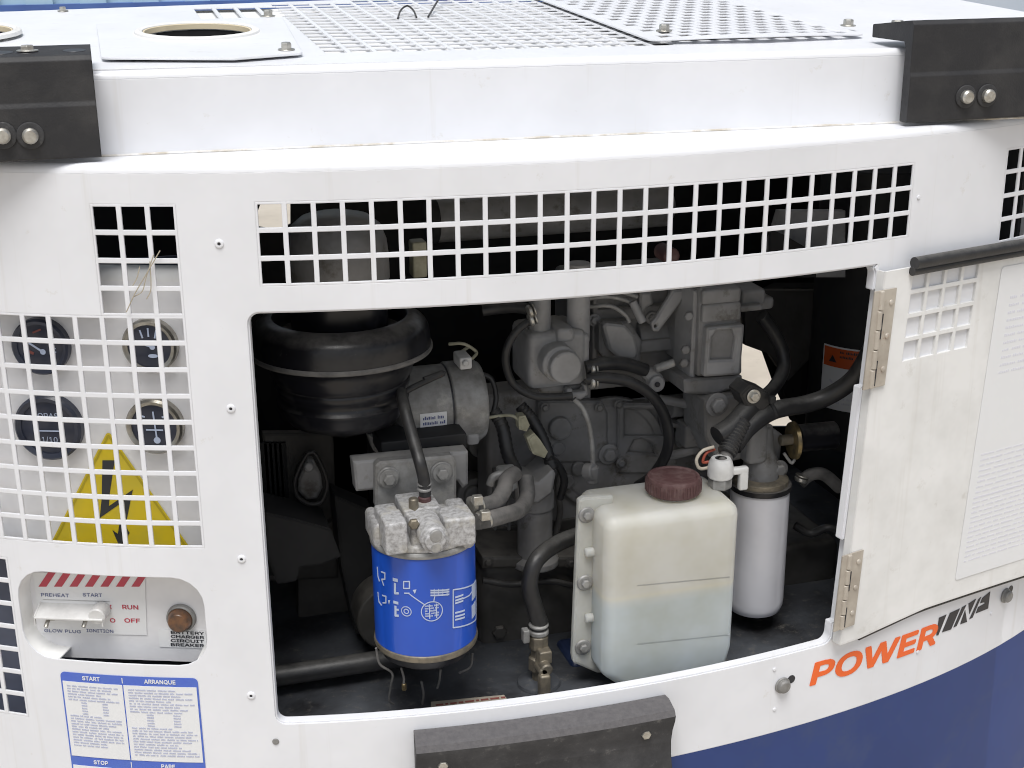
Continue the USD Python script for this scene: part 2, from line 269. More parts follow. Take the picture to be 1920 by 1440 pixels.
# the coolant bottle: cream plastic, tinted where the coolant stands behind it
ZL = float(at(1260, 1118, .036)[2])
bottle_m = usdkit.material(stage, '/World/Looks/bottle_plastic', {
  'g': ('geometry', {}), 'x': ('separate_xyz', {}), 'n': ('noise_texture', {'scale': 22, 'detail': 4}), 'a': ('math', {'math_type': 'multiply_add', 'value2': .006, 'value3': 0.}),
  'm': ('map_range', {'from_min': ZL-.007, 'from_max': ZL+.010, 'clamp': True}),
  'c': ('rgb_ramp', {'ramp': [(0., (.385,.425,.435)), (.45, (.42,.44,.43)), (.75, (.48,.473,.41)), (1., (.465,.463,.43))]}),
  'r2': ('rgb_ramp', {'ramp': [(.35, (1,1,1)), (.72, (.84,.82,.75))]}), 'mu': ('mix', {'mix_type': 'multiply', 'fac': 1.}),
  'p': ('principled_bsdf', {'roughness': .52, 'subsurface_weight': .6, 'subsurface_scale': .012, 'subsurface_radius': (1., .9, .7)})},
  [('g.position', 'x.vector'), ('g.position', 'n.vector'), ('x.z', 'm.value'), ('m.result', 'c.fac'), ('n.fac', 'r2.fac'), ('c.color', 'mu.color1'), ('r2.color', 'mu.color2'), ('mu.color', 'p.base_color')], surface='p.BSDF')

# ------------------------------------------------------------------ scene helpers
USED = {}
def uniq(path):
    k = USED.get(path, -1)+1; USED[path] = k; return path if k == 0 else f'{path}_{k:03d}'
class T:                                  # a thing: an Xform at its base, its parts as children
    def __init__(s, name, label, category, base, group=None):
        s.base = np.asarray(base, float); s.path = uniq('/World/'+name); x = UsdGeom.Xform.Define(stage, s.path); x.AddTranslateOp().Set(Gf.Vec3d(*map(float, s.base)))
        p = x.GetPrim(); p.SetCustomDataByKey('label', label); p.SetCustomDataByKey('category', category)
        if group: p.SetCustomDataByKey('group', group)
    def part(s, name, mesh, mat, label=None, parent=None, smooth=35, kind=None):
        path = uniq((parent or s.path)+'/'+name); q = mesh.copy(); q.apply_translation(-s.base)
        p = usdkit.mesh(stage, path, q, mat, smooth=smooth).GetPrim()
        if label: p.SetCustomDataByKey('label', label)
        if kind: p.SetCustomDataByKey('kind', kind)
        return path
def single(name, mesh, mat, label, category, group=None, smooth=35, kind=None):
    p = usdkit.mesh(stage, uniq('/World/'+name), mesh, mat, smooth=smooth).GetPrim(); p.SetCustomDataByKey('label', label)
    if category: p.SetCustomDataByKey('category', category)
    if group: p.SetCustomDataByKey('group', group)
    if kind: p.SetCustomDataByKey('kind', kind)
GZ = -1.0
# ------------------------------------------------------------------ the setting
g = trimesh.creation.box(bounds=[[-60,-40,GZ-.2],[60,120,GZ]])
single('ground', g, concrete, 'pale sunlit concrete ground under and behind the unit', None, kind='structure')
far = T('shipping_container', 'blue and pale teal container wall behind the white unit', 'container', (0, 6.4, GZ))
far.part('wall', trimesh.creation.box(bounds=[[-5,6.4,GZ+.15],[2.9,8.8,1.7]]), tealw)
far.part('bottom_rail', trimesh.creation.box(bounds=[[-5,6.34,GZ+.15],[2.9,6.4,-.140]]), bluew)
for i in range(30): far.part('corrugation', trimesh.creation.box(bounds=[[-4.9+i*.26,6.37,-.140],[-4.77+i*.26,6.4,1.7]]), tealw)
far2 = T('parked_trailer', 'pale grey blue trailer side at the far right corner behind the unit', 'trailer', (3, 3.2, GZ))
far2.part('side_panel', trimesh.creation.box(bounds=[[1.9,3.1,GZ+.3],[8,5.6,1.6]]), greyw)
far2.part('skirt_rail', trimesh.creation.box(bounds=[[1.88,3.05,GZ+.2],[8,3.1,GZ+.32]]), bluew)

# ------------------------------------------------------------------ the housing
H = T('generator_housing', 'white bowed sheet metal generator housing with blue skirt and open access door', 'generator housing', (0, .3, GZ))
ZT, ZB, ZW = .028, -.845, -.617           # bend, bottom of skirt, where white paint ends
sA = -13*PITCH; sB = sA-.06899-7*PITCH; zB = -.00122
er = lambda z: .2656+.0557*(z+.523)
hz = [(SP(1650,541)[1], SP(1625,728)[1]), (SP(1580,1012)[1], SP(1565,1170)[1])]
OP = Polygon([(-.346,-.523),(er(-.523),-.523),(er(-.0975),-.0975),(-.346,-.0975)]).buffer(-.011).buffer(.011, quad_segs=5)
OP = unary_union([OP, Polygon([(.2,-.2),(er(-.0975),-.0975),(er(-.0975)-.05,-.0975)])]+[Polygon([(er(a)-.01, a),(er(a)+.007, a),(er(b)+.007, b),(er(b)-.01, b)]) for a, b in hz])
RC = rrect(-.5955, -.4562, -.4068, -.3605, .03)
def holes(s0, z0, cols, rows):
    return [box(s0+c*PITCH, z0-r*PITCH-HR*PITCH, s0+c*PITCH+HR*PITCH, z0-r*PITCH) for c in cols for r in rows]
def grille(s0, z0, cols, rows, m=.0022):
    c0, c1, r0, r1 = min(cols), max(cols), min(rows), max(rows)
    return box(s0+c0*PITCH-m, z0-(r1+HR)*PITCH-m, s0+(c1+HR)*PITCH+m, z0-r0*PITCH+m)
slg = -.6042-HR*PITCH; zlg = -.5246+HR*PITCH+6*PITCH
srg = .4675; zrg = .0018
GR = {'upper': ([(sA, 0., range(26), range(3))]), 'gauge': [(sB, zB, (4,5,6), range(0,4)), (sB, zB, range(-4,7), range(4,13))], 'low': [(slg, zlg, range(-3,1), range(0,7))], 'right': [(srg, zrg, range(0,6), range(0,4))]}
panel = box(-.74, ZW, .74, ZT).difference(OP).difference(RC); gp = {}
for k, regs in GR.items():
    o = unary_union([grille(*q) for q in regs]); o = o.buffer(1e-5, join_style=2); gp[k] = o.difference(unary_union(sum([holes(*q) for q in regs], []))); panel = panel.difference(o)
fp = H.part('front_panel', sheet(panel, S, .0018, .03), white)
for k, lab in (('upper', 'long three row vent grille above the engine opening'), ('gauge', 'stepped vent grille in front of the gauges'), ('low', 'vent grille at lower left edge'), ('right', 'vent grille at the right end above the door')):
    H.part('vent_grille', sheet(gp[k], S, .0018, .03), white, lab)
# bend and ledge
s = np.linspace(-.74, .74, 100); rows = []
for a in np.linspace(0, np.pi/2, 7): rows.append(S(s, ZT+.008*math.sin(a), -.008*(1-math.cos(a))))
e = S(s, ZT+.008, -.008); e = e.copy(); by = boxy(e[:,0])+.01; e[:,1] = np.maximum(by, e[:,1]+.002); rows.append(e)
G = np.array(rows); nr, nc = G.shape[:2]; idx = np.arange(nr*nc).reshape(nr, nc)
fq = np.vstack([np.stack([idx[:-1,:-1].ravel(), idx[:-1,1:].ravel(), idx[1:,1:].ravel()], 1), np.stack([idx[:-1,:-1].ravel(), idx[1:,1:].ravel(), idx[1:,:-1].ravel()], 1)])
H.part('ledge', trimesh.Trimesh(G.reshape(-1,3), fq, process=False), white, smooth=60)
H.part('lower_skirt', sheet(box(-.74, ZB, .74, ZW), S, .0018, .03), bluep, 'dark blue painted lower skirt')
# inward lip of the opening
lip = OP.difference(OP.buffer(-.0016))
H.part('opening_lip', sheet(lip, S, .010, .03, w0=-.0018), white)
# end walls, bottom, back
EL, ER = S(-.74, 0)[:2], S(.74, 0)[:2]
H.part('end_wall', trimesh.creation.box(bounds=[[EL[0], EL[1], ZB],[EL[0]+.004,.60,.035]]), white); H.part('end_wall', trimesh.creation.box(bounds=[[ER[0]-.004, ER[1], ZB],[ER[0],.60,.035]]), white)
pl = Polygon([tuple(p[:2]) for p in S(np.linspace(-.735,.735,60), 0, -.004)]+[(ER[0]-.005,.6),(EL[0]+.005,.6)])
FZ = -.562
H.part('floor_tray', sheet(pl, lambda u, v, w: np.stack([u, v, FZ+np.asarray(w)], -1), .01, 9), tray)
H.part('base_pan', sheet(pl, lambda u, v, w: np.stack([u, v, ZB+.01+np.asarray(w)], -1), .008, 9), bluep)
bk = Polygon([(EL[0]+.005,-.84),(ER[0]-.005,-.84),(ER[0]-.005,.034),(EL[0]+.005,.034)])
YB = .60
h1 = ppoly([(1398,640),(1440,655),(1456,690),(1470,735),(1440,748),(1398,742)], YB); h2 = ppoly([(480,405),(490,378),(545,372),(545,420),(520,432),(486,425)], YB)
hh = ppoly([(1380,640),(1500,640),(1500,800),(1380,800)], YB)
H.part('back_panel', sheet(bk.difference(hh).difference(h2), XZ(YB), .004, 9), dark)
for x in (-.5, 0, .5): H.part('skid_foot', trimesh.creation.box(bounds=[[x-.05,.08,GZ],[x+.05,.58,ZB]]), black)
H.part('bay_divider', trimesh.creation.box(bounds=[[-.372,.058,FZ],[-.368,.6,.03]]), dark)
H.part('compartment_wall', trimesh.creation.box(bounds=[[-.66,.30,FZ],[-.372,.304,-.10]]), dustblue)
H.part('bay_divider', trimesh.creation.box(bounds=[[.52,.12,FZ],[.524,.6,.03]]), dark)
# upper cover
x0, x1 = -.60, .60
def bface(u, v, w): return np.stack([u+0*v, boxy(u)-np.asarray(w), v], -1)
H.part('upper_cover', sheet(box(x0, .0355, x1, .1035), bface, .0018, .05), white, 'plain white front face of the upper cover')
xs = np.array([x0, x1]); rows = []
for a in np.linspace(0, np.pi/2-.06, 7): rows.append(np.stack([xs, boxy(xs)+.007*(1-math.cos(a)), np.full(2, .1035)+.007*math.sin(a)+.0002], -1))
G = np.array(rows); idx = np.arange(G.shape[0]*2).reshape(-1, 2)
H.part('cover_bend', trimesh.Trimesh(G.reshape(-1,3), np.vstack([np.stack([idx[:-1,0], idx[:-1,1], idx[1:,1]], 1), np.stack([idx[:-1,0], idx[1:,1], idx[1:,0]], 1)]), process=False), white, smooth=60)
def rb(px, py): return RP(px, py)
f0, f1, f2, f3 = rb(0,22), rb(600,0), rb(1800,0), rb(1920,22)
m_ = (f1[1]-f0[1])/(f1[0]-f0[0]); yb = lambda x: f0[1]+m_*(x-f0[0]) 
kx = (f2[0]-f3[0])/(f2[1]-f3[1])
roof = Polygon([(x0, boxy(x0)+.0071),(x1-.0, boxy(x1)+.0071),(f3[0], f3[1]),(f2[0], f2[1]),(.5, yb(.5)) if False else (f2[0]-.12, yb(0.4)),(x0, yb(x0))])
gx0 = RP(612,101)[0]; gy0 = RP(612,101)[1]
xr = RP(1225,71)[0]
rh = []
skew = (RP(573,12)[0]-gx0)/(RP(573,12)[1]-gy0)
for c in range(0, 14):
    for r in range(0, 17):
        a, b = gx0+c*PITCH+skew*r*PITCH*0, gy0+.004+r*PITCH-(c*PITCH)*.0599
        rh.append(box(a, b, a+.021, b+.0212))
ye0, ye1 = RP(470,33)[1], RP(470,13)[1]
for c in range(-4, 0): rh.append(box(gx0+.008+c*PITCH, ye0, gx0+.008+c*PITCH+.0208, min(ye1, yb(0)-.02)))
rh = [h for h in rh if h.bounds[3] < yb(h.bounds[0])-.015]
cL = np.array(RP(371, 68)); RR_ = (RP(475,68)[0]-RP(268,72)[0])/2
cL2 = np.array(RP(-82, 70))
roof_h = roof.difference(unary_union(rh)).difference(Point(*cL).buffer(RR_)).difference(Point(*cL2).buffer(RR_))
H.part('roof', sheet(roof_h, RF, .0016, .08), white)
H.part('baffle_plate', sheet(box(gx0-.10, boxy(0)+.03, .30, yb(-.3)-.012).difference(Point(*cL).buffer(RR_*1.05)), RF, .001, 9, w0=-.006), white_in, 'pale grey plate seen through the roof vents')
# filler cover plate with its ring
q = [RP(*p, .004) for p in ((190,109),(568,100),(530,34))]
qb = Polygon([q[0], (RP(440,110,.004)), q[1], q[2], (q[0][0], q[2][1]-.01)])
cp = H.part('filler_cover_plate', sheet(qb.buffer(-.01).buffer(.01).difference(Point(*cL).buffer(RR_)), RF, .002, .05, w0=.0045), white)
ax = np.array([0, -RSL, 1.]); ax /= np.linalg.norm(ax)
for c_ in (cL, cL2):
    cc = RF(c_[0], c_[1])
    H.part('filler_ring', lathe([(RR_*1.16,.003),(RR_*1.14,.0065),(RR_*1.06,.0078),(RR_*1.0,.0065),(RR_*.985,-.0005),(RR_*.97,-.0005),(RR_*.97,.003)], cc, ax, 56), white_in)
    H.part('filler_neck', lathe([(RR_*.99,.006),(RR_*.965,.0055),(RR_*.955,.0005),(RR_*.99,.0005)], cc, ax, 48), creaminner)
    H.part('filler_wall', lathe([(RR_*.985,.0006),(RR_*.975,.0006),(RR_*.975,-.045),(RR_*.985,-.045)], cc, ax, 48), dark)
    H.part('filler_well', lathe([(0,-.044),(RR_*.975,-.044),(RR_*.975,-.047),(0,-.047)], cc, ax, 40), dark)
for a, b in ((503,32),(537,95)): c_ = RP(a, b, .004); H.part('roof_bolt', hexbolt(RF(*c_, .0046), .0052, ax, .006), steel)
c_ = RP(118, 21); H.part('roof_bolt', hexbolt(RF(c_[0], c_[1]-.004, .0005), .004, ax, .004), steel)
# lifted right vent plate, staggered slots, slightly bowed at the front
vq = [RP(*p, .007) for p in ((1057,4),(1222,71),(1625,60))]
vy1 = yb(0.1)-.03; dxl = (vq[0][0]-vq[1][0])/(vq[0][1]-vq[1][1])
xa, ya = vq[1]; xb_, yb_ = vq[2]
vp = Polygon([(xa, ya),((xa+xb_)/2, (ya+yb_)/2-.012),(xb_, yb_),(xb_+dxl*.0+.0, vy1-.02),(xa, vy1)])
slots = []
ry = RP(1300,54,.007)[1]-RP(1300,60.3,.007)[1]; cxp = RP(1329,58,.007)[0]-RP(1290,58,.007)[0]
for r in range(30):
    for c in range(24):
        cx = xa+.022+c*cxp+(cxp/2 if r%2 else 0); cy = ya+.022+r*ry-.0599*(cx-xa)
        if cx < xb_-.016 and cy < vy1-.03: slots.append(box(cx-cxp*.3, cy-ry*.33, cx+cxp*.3, cy+ry*.33))
def RFb(x, y, w=0.0):
    p = RF(x, y, w); u = (np.asarray(x)-xa)/(xb_-xa); p[...,2] += .003*np.clip(1-(2*u-1)**2, 0, 1)*np.clip(1-(np.asarray(y)-ya)/.12, 0, 1); return p
H.part('vent_plate', sheet(vp.buffer(-.012).buffer(.012).difference(unary_union(slots)), RFb, .0016, .03, w0=.0045), white, 'raised white vent plate with staggered slots')
H.part('vent_plate_backing', sheet(box(xa+.012, ya+.02, xb_-.012, vy1-.02), RF, .001, 9, w0=.0012), engd)
for a, b in ((1245,60),(1590,50)): c_ = RP(a, b, .0045); H.part('roof_bolt', hexbolt(RF(*c_, .0052), .0055, ax, .006), steel)
w_ = [RF(*RP(*p), dz) for p, dz in (((746,36),.001),((752,29),.006),((764,26),.009),((775,29),.006),((781,34),.001))]
single('bent_wire', cat(tube(w_, .0011, 8), tube([RF(*RP(803,33), .001), RF(*RP(822,16), .010), RF(*RP(845,-3), .022)], .0012, 8)), hose_m, 'thin dark wire poking out of the roof vents', 'wire')
xs_ = np.linspace(-.58,.58,60); zj = .0368+.0006*(meshkit.noise(np.stack([xs_*60,xs_*0,xs_*0],-1))-.5)
H.part('sealant_bead', tube(np.stack([xs_, boxy(xs_)-.0002, zj], -1), .0013, 6, smooth=False), grime, 'stained sealant line in the crease under the upper cover')
# rivets and screws on the panel
for a, b in ((411,457),(433,766),(453,1048),(471,1304)):
    s_, z_ = SP(a, b); n_ = S(s_, z_, 1.)-S(s_, z_, 0.); rp = H.part('rivet', lathe([(.0042,0),(.0040,.001),(.0028,.0016),(.0016,.0017),(.0014,.0004),(0,.0004)], S(s_, z_, -.0002), n_, 16), white)
    H.part('rivet_core', cyl(S(s_, z_, .0003), .0013, .0007, n_, 10, .0001), inkb, parent=rp)
for a, b in ((517,1390),(1452,1330),(1720,1222),(1722,370),(1858,1150),(1452,1255)):
    s_, z_ = SP(a, b); n_ = S(s_, z_, 1.)-S(s_, z_, 0.); H.part('small_screw', cyl(S(s_, z_, -.0002), .0022 if a != 517 else .0035, .0012, n_, 12, .0004), galv if a in (517,) else white)
for a, b in ((1466,1284),(1884,1116)):
    s_, z_ = SP(a, b); n_ = S(s_, z_, 1.)-S(s_, z_, 0.); H.part('latch_stud', cat(cyl(S(s_, z_, -.0002), .0095, .003, n_, 20), lathe([(0,0),(.0075,0),(.0075,.0035),(.006,.005),(0,.005)], S(s_, z_, .0025), n_, 18)), galv)
    H.part('stud_hole', cyl(S(s_+.012, z_+.004, -.0002), .005, .0006, n_, 14, .0001), inkb)
# ---- lettering
t1 = textpoly('POWER', .0262, True, .17, 1.28); b_ = t1.bounds; t1 = affinity.translate(affinity.scale(t1, .1905/(b_[2]-b_[0]), .0275/(b_[3]-b_[1]), origin=(b_[0], b_[1])), .2405-b_[0], -.5700-b_[1])
t1 = t1.buffer(.0007, join_style=2)
H.part('power_lettering', sheet(t1, S, .0004, .01, w0=.0006), orange, 'orange slanted lettering POWER')
LQ = [[(240,540),(350,492),(228,800),(200,803)], [(403,468),(550,402),(418,712),(285,755)], [(582,385),(645,348),(500,662),(455,682)], [(628,425),(655,600),(553,637)], [(678,330),(790,258),(692,485)], [(825,268),(868,228),(738,537),(690,562)],
      [(882,250),(1000,150),(968,402),(785,475),(822,382),(922,326),(908,308),(852,325)]]
ln = unary_union([Polygon([SP(1730+a/7.93, 1090+b/7.93) for a, b in q_]).buffer(0) for q_ in LQ])
H.part('line_lettering', sheet(ln, S, .0004, .01, w0=.0006), inkb, 'black striped lettering LINE')
# ---- instruction label
lx0, lx1, lz0, lz1 = -.5602, -.4195, -.620, -.4694
H_l = H.part('instruction_label', sheet(rrect(lx0, lz0, lx1, lz1, .005), S, .0003, .02, w0=.0006), stick_b, 'blue framed instruction label below the switch recess')
lm = -.4955
cells = unary_union([box(lx0+.0018, -.5655, lm-.0006, -.4795), box(lm+.0006, -.5655, lx1-.0018, -.4795), box(lx0+.0018, lz0+.002, lm-.0006, -.5765), box(lm+.0006, lz0+.002, lx1-.0018, -.5765), box(lm-.0004,-.4775,lm+.0004,-.4715), box(lm-.0004,-.5745,lm+.0004,-.5680)])
H.part('label_field', sheet(cells, S, .0003, .02, w0=.0010), stick_w, parent=H_l)
def put(text, h, cx, z, fn, mat, parent, name='print_text', w0=.0010, bold=True, own=H):
    g_ = textpoly(text, h, bold); b = g_.bounds; return own.part(name, sheet(affinity.translate(g_, cx-(b[0]+b[2])/2, z-(b[1]+b[3])/2), fn, .0003, .02, w0=w0), mat, parent=parent, smooth=False)
put('START', .0042, (lx0+lm)/2, -.4745, S, stick_w, H_l); put('ARRANQUE', .0042, (lx1+lm)/2, -.4745, S, stick_w, H_l)
put('STOP', .0042, (lx0+lm)/2, -.5712, S, stick_w, H_l); put('PARE', .0042, (lx1+lm)/2, -.5712, S, stick_w, H_l)
def scribble(x0, x1, z0, z1, lh, seed, gaps=(), th=.45):
    r_ = np.random.default_rng(seed); o = []; z = z1; i = 0
    def word(x, xe):
        while x < xe-lh*.12:
            lw = lh*(.16+.12*r_.random()); h = lh*th*(.75+.5*r_.random()); o.append(box(x, z-lh*th, min(x+lw, xe), z-lh*th+h)); x += lw+lh*.11
    while z-lh > z0:
        x = x0; xe = x1-(r_.random()**2)*.4*(x1-x0); narrow = any(a <= i < b for a, b in gaps)
        if narrow:
            for cx in (x0+.25*(x1-x0), x0+.66*(x1-x0)): word(cx, cx+(x1-x0)*.11)
        else:
            while x < xe:
                wl = lh*(.7+r_.random()*2.6); word(x, min(x+wl, x1)); x += wl+lh*.45
        z -= lh; i += 1
    return unary_union(o)
H.part('print_lines', sheet(scribble(lx0+.006, lm-.005, -.555, -.4835, .0031, 3, ((6,11),)), S, .0002, .02, w0=.0013), ink_grey, parent=H_l, smooth=False, kind='stuff')
H.part('print_lines', sheet(scribble(lm+.005, lx1-.005, -.561, -.4835, .0031, 4, ((9,14),)), S, .0002, .02, w0=.0013), ink_grey, parent=H_l, smooth=False, kind='stuff')
# ---- lower black bumper
prof = [(.0,.0),(.010,.001),(.024,-.004),(.0275,-.010),(.026,-.017),(.021,-.030),(.018,-.045),(.019,-.060),(.024,-.080),(.027,-.105),(.027,-.120),(.015,-.120),(.0,-.118)]
bs = np.linspace(-.2095, .0585, 16); zt_ = -.538
V = np.array([[S(s_, zt_+pz, pw+.0008) for pw, pz in prof] for s_ in bs]); n0, n1 = V.shape[:2]; idx = np.arange(n0*n1).reshape(n0, n1)
def strip(j0, j1):
    A, B, C_, D_ = idx[:-1,j0:j1].ravel(), idx[1:,j0:j1].ravel(), idx[1:,j0+1:j1+1].ravel(), idx[:-1,j0+1:j1+1].ravel()
    return np.vstack([np.stack([A, C_, B], 1), np.stack([A, D_, C_], 1)])
caps = np.array([[0,1,2],[0,2,3],[0,3,4],[0,4,5],[0,5,6],[0,6,7],[0,7,12],[7,8,12],[8,9,12],[9,11,12],[9,10,11]])
bump = T('lower_bumper', 'black rubber bumper strip with dusty top lip bolted below the opening', 'bumper', S(-.07, zt_-.1))
fb = bump.part('body', trimesh.Trimesh(V.reshape(-1,3), np.vstack([strip(3, n1-1), caps, caps[:,::-1]+(n0-1)*n1]), process=True), bumper_m, smooth=40)
bump.part('top_lip', trimesh.Trimesh(V.reshape(-1,3), strip(0, 3), process=False), dusty, 'dusty grey top lip of the bumper', smooth=40)
for a, b in ((830,1432),(1209,1374)):
    s_, z_ = SP(a, b, .019); n_ = S(s_, z_, 1.)-S(s_, z_, 0.); bp = bump.part('bolt', hexbolt(S(s_, z_, .0175), .0055, n_, .006), steel)
# ---- corner brackets
def bracket(xl, xr, yf, zb, zt, yback, name, label, creasez, bolts, ztb=None):
    t_ = .013; b = T(name, label, 'bracket', ((xl+xr)/2, yf, zb), 'black corner brackets of the upper cover')
    pr = [(yf,zb),(yf-.0005,creasez),(yf+.001,creasez+.004),(yf+.001,zt-.004),(yf+.005,zt),(yback,zt+.004 if ztb is None else ztb),(yback,(zt+.004 if ztb is None else ztb)-.013),(yf+t_+.003,zt-t_-(0 if ztb is None else .008)),(yf+t_,zt-t_-(.004 if ztb is None else .012)),(yf+t_,zb)]
    pg = Polygon(pr); pg = pg.buffer(-.0015).buffer(.0015)
    b.part('body', sheet(pg, lambda u, v, w: np.stack([xr+np.asarray(w), u, v], -1), xr-xl, 9), black)
    for px, py in bolts:
        c = at(px, py, yf-.0002); r_ = .0068
        b.part('washer', cyl(c, .0115, .0015, (0,-1,0), 26, .0004), bumper_m); b.part('bolt', lathe([(0,0),(r_,0),(r_,.004),(r_*.75,.0062),(0,.0062)], c+np.array([0,-.0015,0]), (0,-1,0), 16), steel)
    return b
ztl = roofz(.11)+.0165
bl = bracket(-.66, -.4535, .088, .0405, ztl, .155, 'corner_bracket', 'black corner bracket at the left end of the upper cover', .085, ((5,254),(57,254)))
for px, py in ((10,88),(55,88),(140,84)):
    c = atz(px, py, ztl+.001); bl.part('recess', cyl(np.array([c[0], .118, ztl+.0008]), .010, .0012, (0,-RSL,1), 20, .0003), inkb)
c = np.array([atz(57,88,ztl)[0], .119, ztl+.002]); bl.part('bolt', hexbolt(c, .006, (0,0,1), .004), steel)
br = bracket(.3195, .475, .0455, .040, roofz(.06)+.0310, .122, 'corner_bracket', 'black corner bracket at the right end of the upper cover', .085, ((1810,181),(1850,179)), ztb=roofz(.122)+.019)
c = at(1700,47,.10); br.part('bolt', hexbolt(np.array([.334,.100,roofz(.06)+.0235]), .006, (0,-.0,1), .003), steel)
# ---- switch recess
rim = RC.difference(RC.buffer(-.0015))
# ---- control panel behind the grille and the recess
cth = float(np.interp(-.47, SS, TH)); c0 = S(-.47, 0, -.030)
def CP(u, z, w=0.0):
    u, z, w = np.broadcast_arrays(np.asarray(u, float), z, w); return np.stack([c0[0]+(u+.47)*math.cos(cth)+w*math.sin(cth), c0[1]+(u+.47)*math.sin(cth)-w*math.cos(cth), z], -1)
nC = np.array([math.sin(cth), -math.cos(cth), 0])
def CPP(px, py, w=0.0):
    r = ray(px, py); o = c0+nC*w; t = np.dot(o-CAM, nC)/np.dot(r, nC); p = CAM+t*r; return (p[0]-o[0])/math.cos(cth)-.47, p[2]
ctop = CPP(300, 528)[1]
C_ = T('control_panel', 'pale grey control panel with four gauges behind the vent grille', 'control panel', CP(-.47, -.47))
C_.part('plate', sheet(Polygon([(-.70,-.345),(-.608,-.352),(-.612,-.4685),(-.392,-.4685),(-.392,ctop),(-.70,ctop)]), CP, .002, .4), ctrl)
us = np.linspace(-.70, -.392, 2); rows = []
for a in np.linspace(0, 1.57, 8): rows.append(CP(us, ctop+.010*math.sin(a), -.010*(1-math.cos(a))))
for k in (1,): rows.append(CP(us, ctop+.010, -.022))
G = np.array(rows); idx = np.arange(G.shape[0]*2).reshape(-1, 2)
C_.part('top_flange', trimesh.Trimesh(G.reshape(-1,3), np.vstack([np.stack([idx[:-1,0], idx[:-1,1], idx[1:,1]], 1), np.stack([idx[:-1,0], idx[1:,1], idx[1:,0]], 1)]), process=False), white_in, smooth=60)
H.part('recess_wall', sheet(rrect(-.597,-.4575,-.4052,-.359,.031).difference(rrect(-.5955,-.456,-.4068,-.3605,.03)).difference(box(-.56,-.47,-.40,-.45)), S, .026, .02, w0=-.0016), white_in)
def gauge(px, py, rp, label, bez, marks):
    u, z = CPP(px, py); r = rp*mm(px, py, .1)*.985; c = CP(u, z)
    gp_ = C_.part('gauge', cyl(c, r*.985, .006, nC, 40), inkb, label)
    C_.part('bezel', lathe([(r,.0),(r*1.0,.008),(r*.93,.0105),(r*.80,.0085),(r*.80,.0)], c, nC, 44), bez, parent=gp_)
    C_.part('dial', cyl(c+nC*.0055, r*.83, .0015, nC, 40, .0002), dial, parent=gp_)
    fn = lambda a, b, w: CP(u+np.asarray(a), z+np.asarray(b), .0072+np.asarray(w))
    for mat, g_ in marks(r): C_.part('dial_mark', sheet(g_, fn, .0003, .5, w0=.0004), mat, parent=gp_, smooth=False)
def ln_(a, b, w): return LineString([a, b]).buffer(w, cap_style=2)
def m1(r): return [(print_w, unary_union([ln_((-.62*r,.30*r),(.08*r,-.18*r),.035*r), Point(.08*r,-.18*r).buffer(.10*r), ln_((.35*r,-.05*r),(.55*r,-.05*r),.02*r), ln_((.35*r,-.18*r),(.55*r,-.18*r),.02*r)])), (dullred, unary_union([ln_((-.2*r,.5*r),(.1*r,.62*r),.03*r), ln_((-.45*r,-.15*r),(-.25*r,-.25*r),.05*r)]))]
def m2(r): return [(print_w, unary_union([ln_((-.5*r,.16*r),(.12*r,-.04*r),.03*r), Point(.1*r,-.03*r).buffer(.10*r), ln_((-.3*r,.6*r),(-.22*r,.3*r),.03*r), ln_((0,.68*r),(0,.35*r),.03*r), ln_((.3*r,.6*r),(.22*r,.3*r),.03*r), affinity.scale(Point(.1*r,-.36*r).buffer(.18*r), 1, .4)]))]
def m3_(r): return [(print_w, unary_union([affinity.translate(textpoly('HORAS', r*.17), -.45*r, .28*r), ln_((-.30*r,-.1*r),(.38*r,-.1*r),.02*r), affinity.translate(textpoly('1/10', r*.16), -.25*r, -.45*r), ln_((-.22*r,-.85*r),(.2*r,-.85*r),.015*r)]))]
def m4(r): return [(print_w, unary_union([ln_((0,.55*r),(0.06*r,-.55*r),.028*r), ln_((-.3*r,-.12*r),(.3*r,-.12*r),.03*r), Point(.06*r,-.5*r).buffer(.12*r), ln_((-.5*r,.4*r),(-.3*r,.35*r),.03*r), ln_((.3*r,.35*r),(.5*r,.4*r),.03*r)]))]
gauge(81, 646, 57, 'upper left dark gauge with a white needle', dial, m1); gauge(285, 645, 53, 'upper right gauge with a metal bezel', bezelm, m2)
gauge(96, 797, 67, 'large dark hour meter at lower left', dial, m3_); gauge(294, 795, 55, 'lower right gauge with a metal bezel', bezelm, m4)
tri = Polygon([CPP(*p) for p in ((203,806),(88,1034),(366,1040))]); tri = tri.buffer(-.003).buffer(.003)
tp = C_.part('warning_triangle', sheet(tri, CP, .0006, .5, w0=.0012), yellow, 'yellow electric shock warning triangle')
C_.part('triangle_border', sheet(tri.buffer(-.0015).difference(tri.buffer(-.0035)), CP, .0003, .5, w0=.0016), yellow_e, parent=tp, smooth=False)
bolt = Polygon([CPP(*p) for p in ((193,862),(216,862),(207,922),(205,948),(250,917),(236,985),(244,998),(226,1026),(212,993),(222,1000),(231,940),(188,970),(192,930))])
C_.part('lightning_bolt', sheet(bolt.buffer(0), CP, .0003, .5, w0=.0016), signblk, parent=tp, smooth=False)
C_.part('side_plate', sheet(box(-.78, -.56, -.628, -.356), CP, .002, .4, w0=-.035), dustblue, 'dusty blue grey plate behind the lower left vent grille')
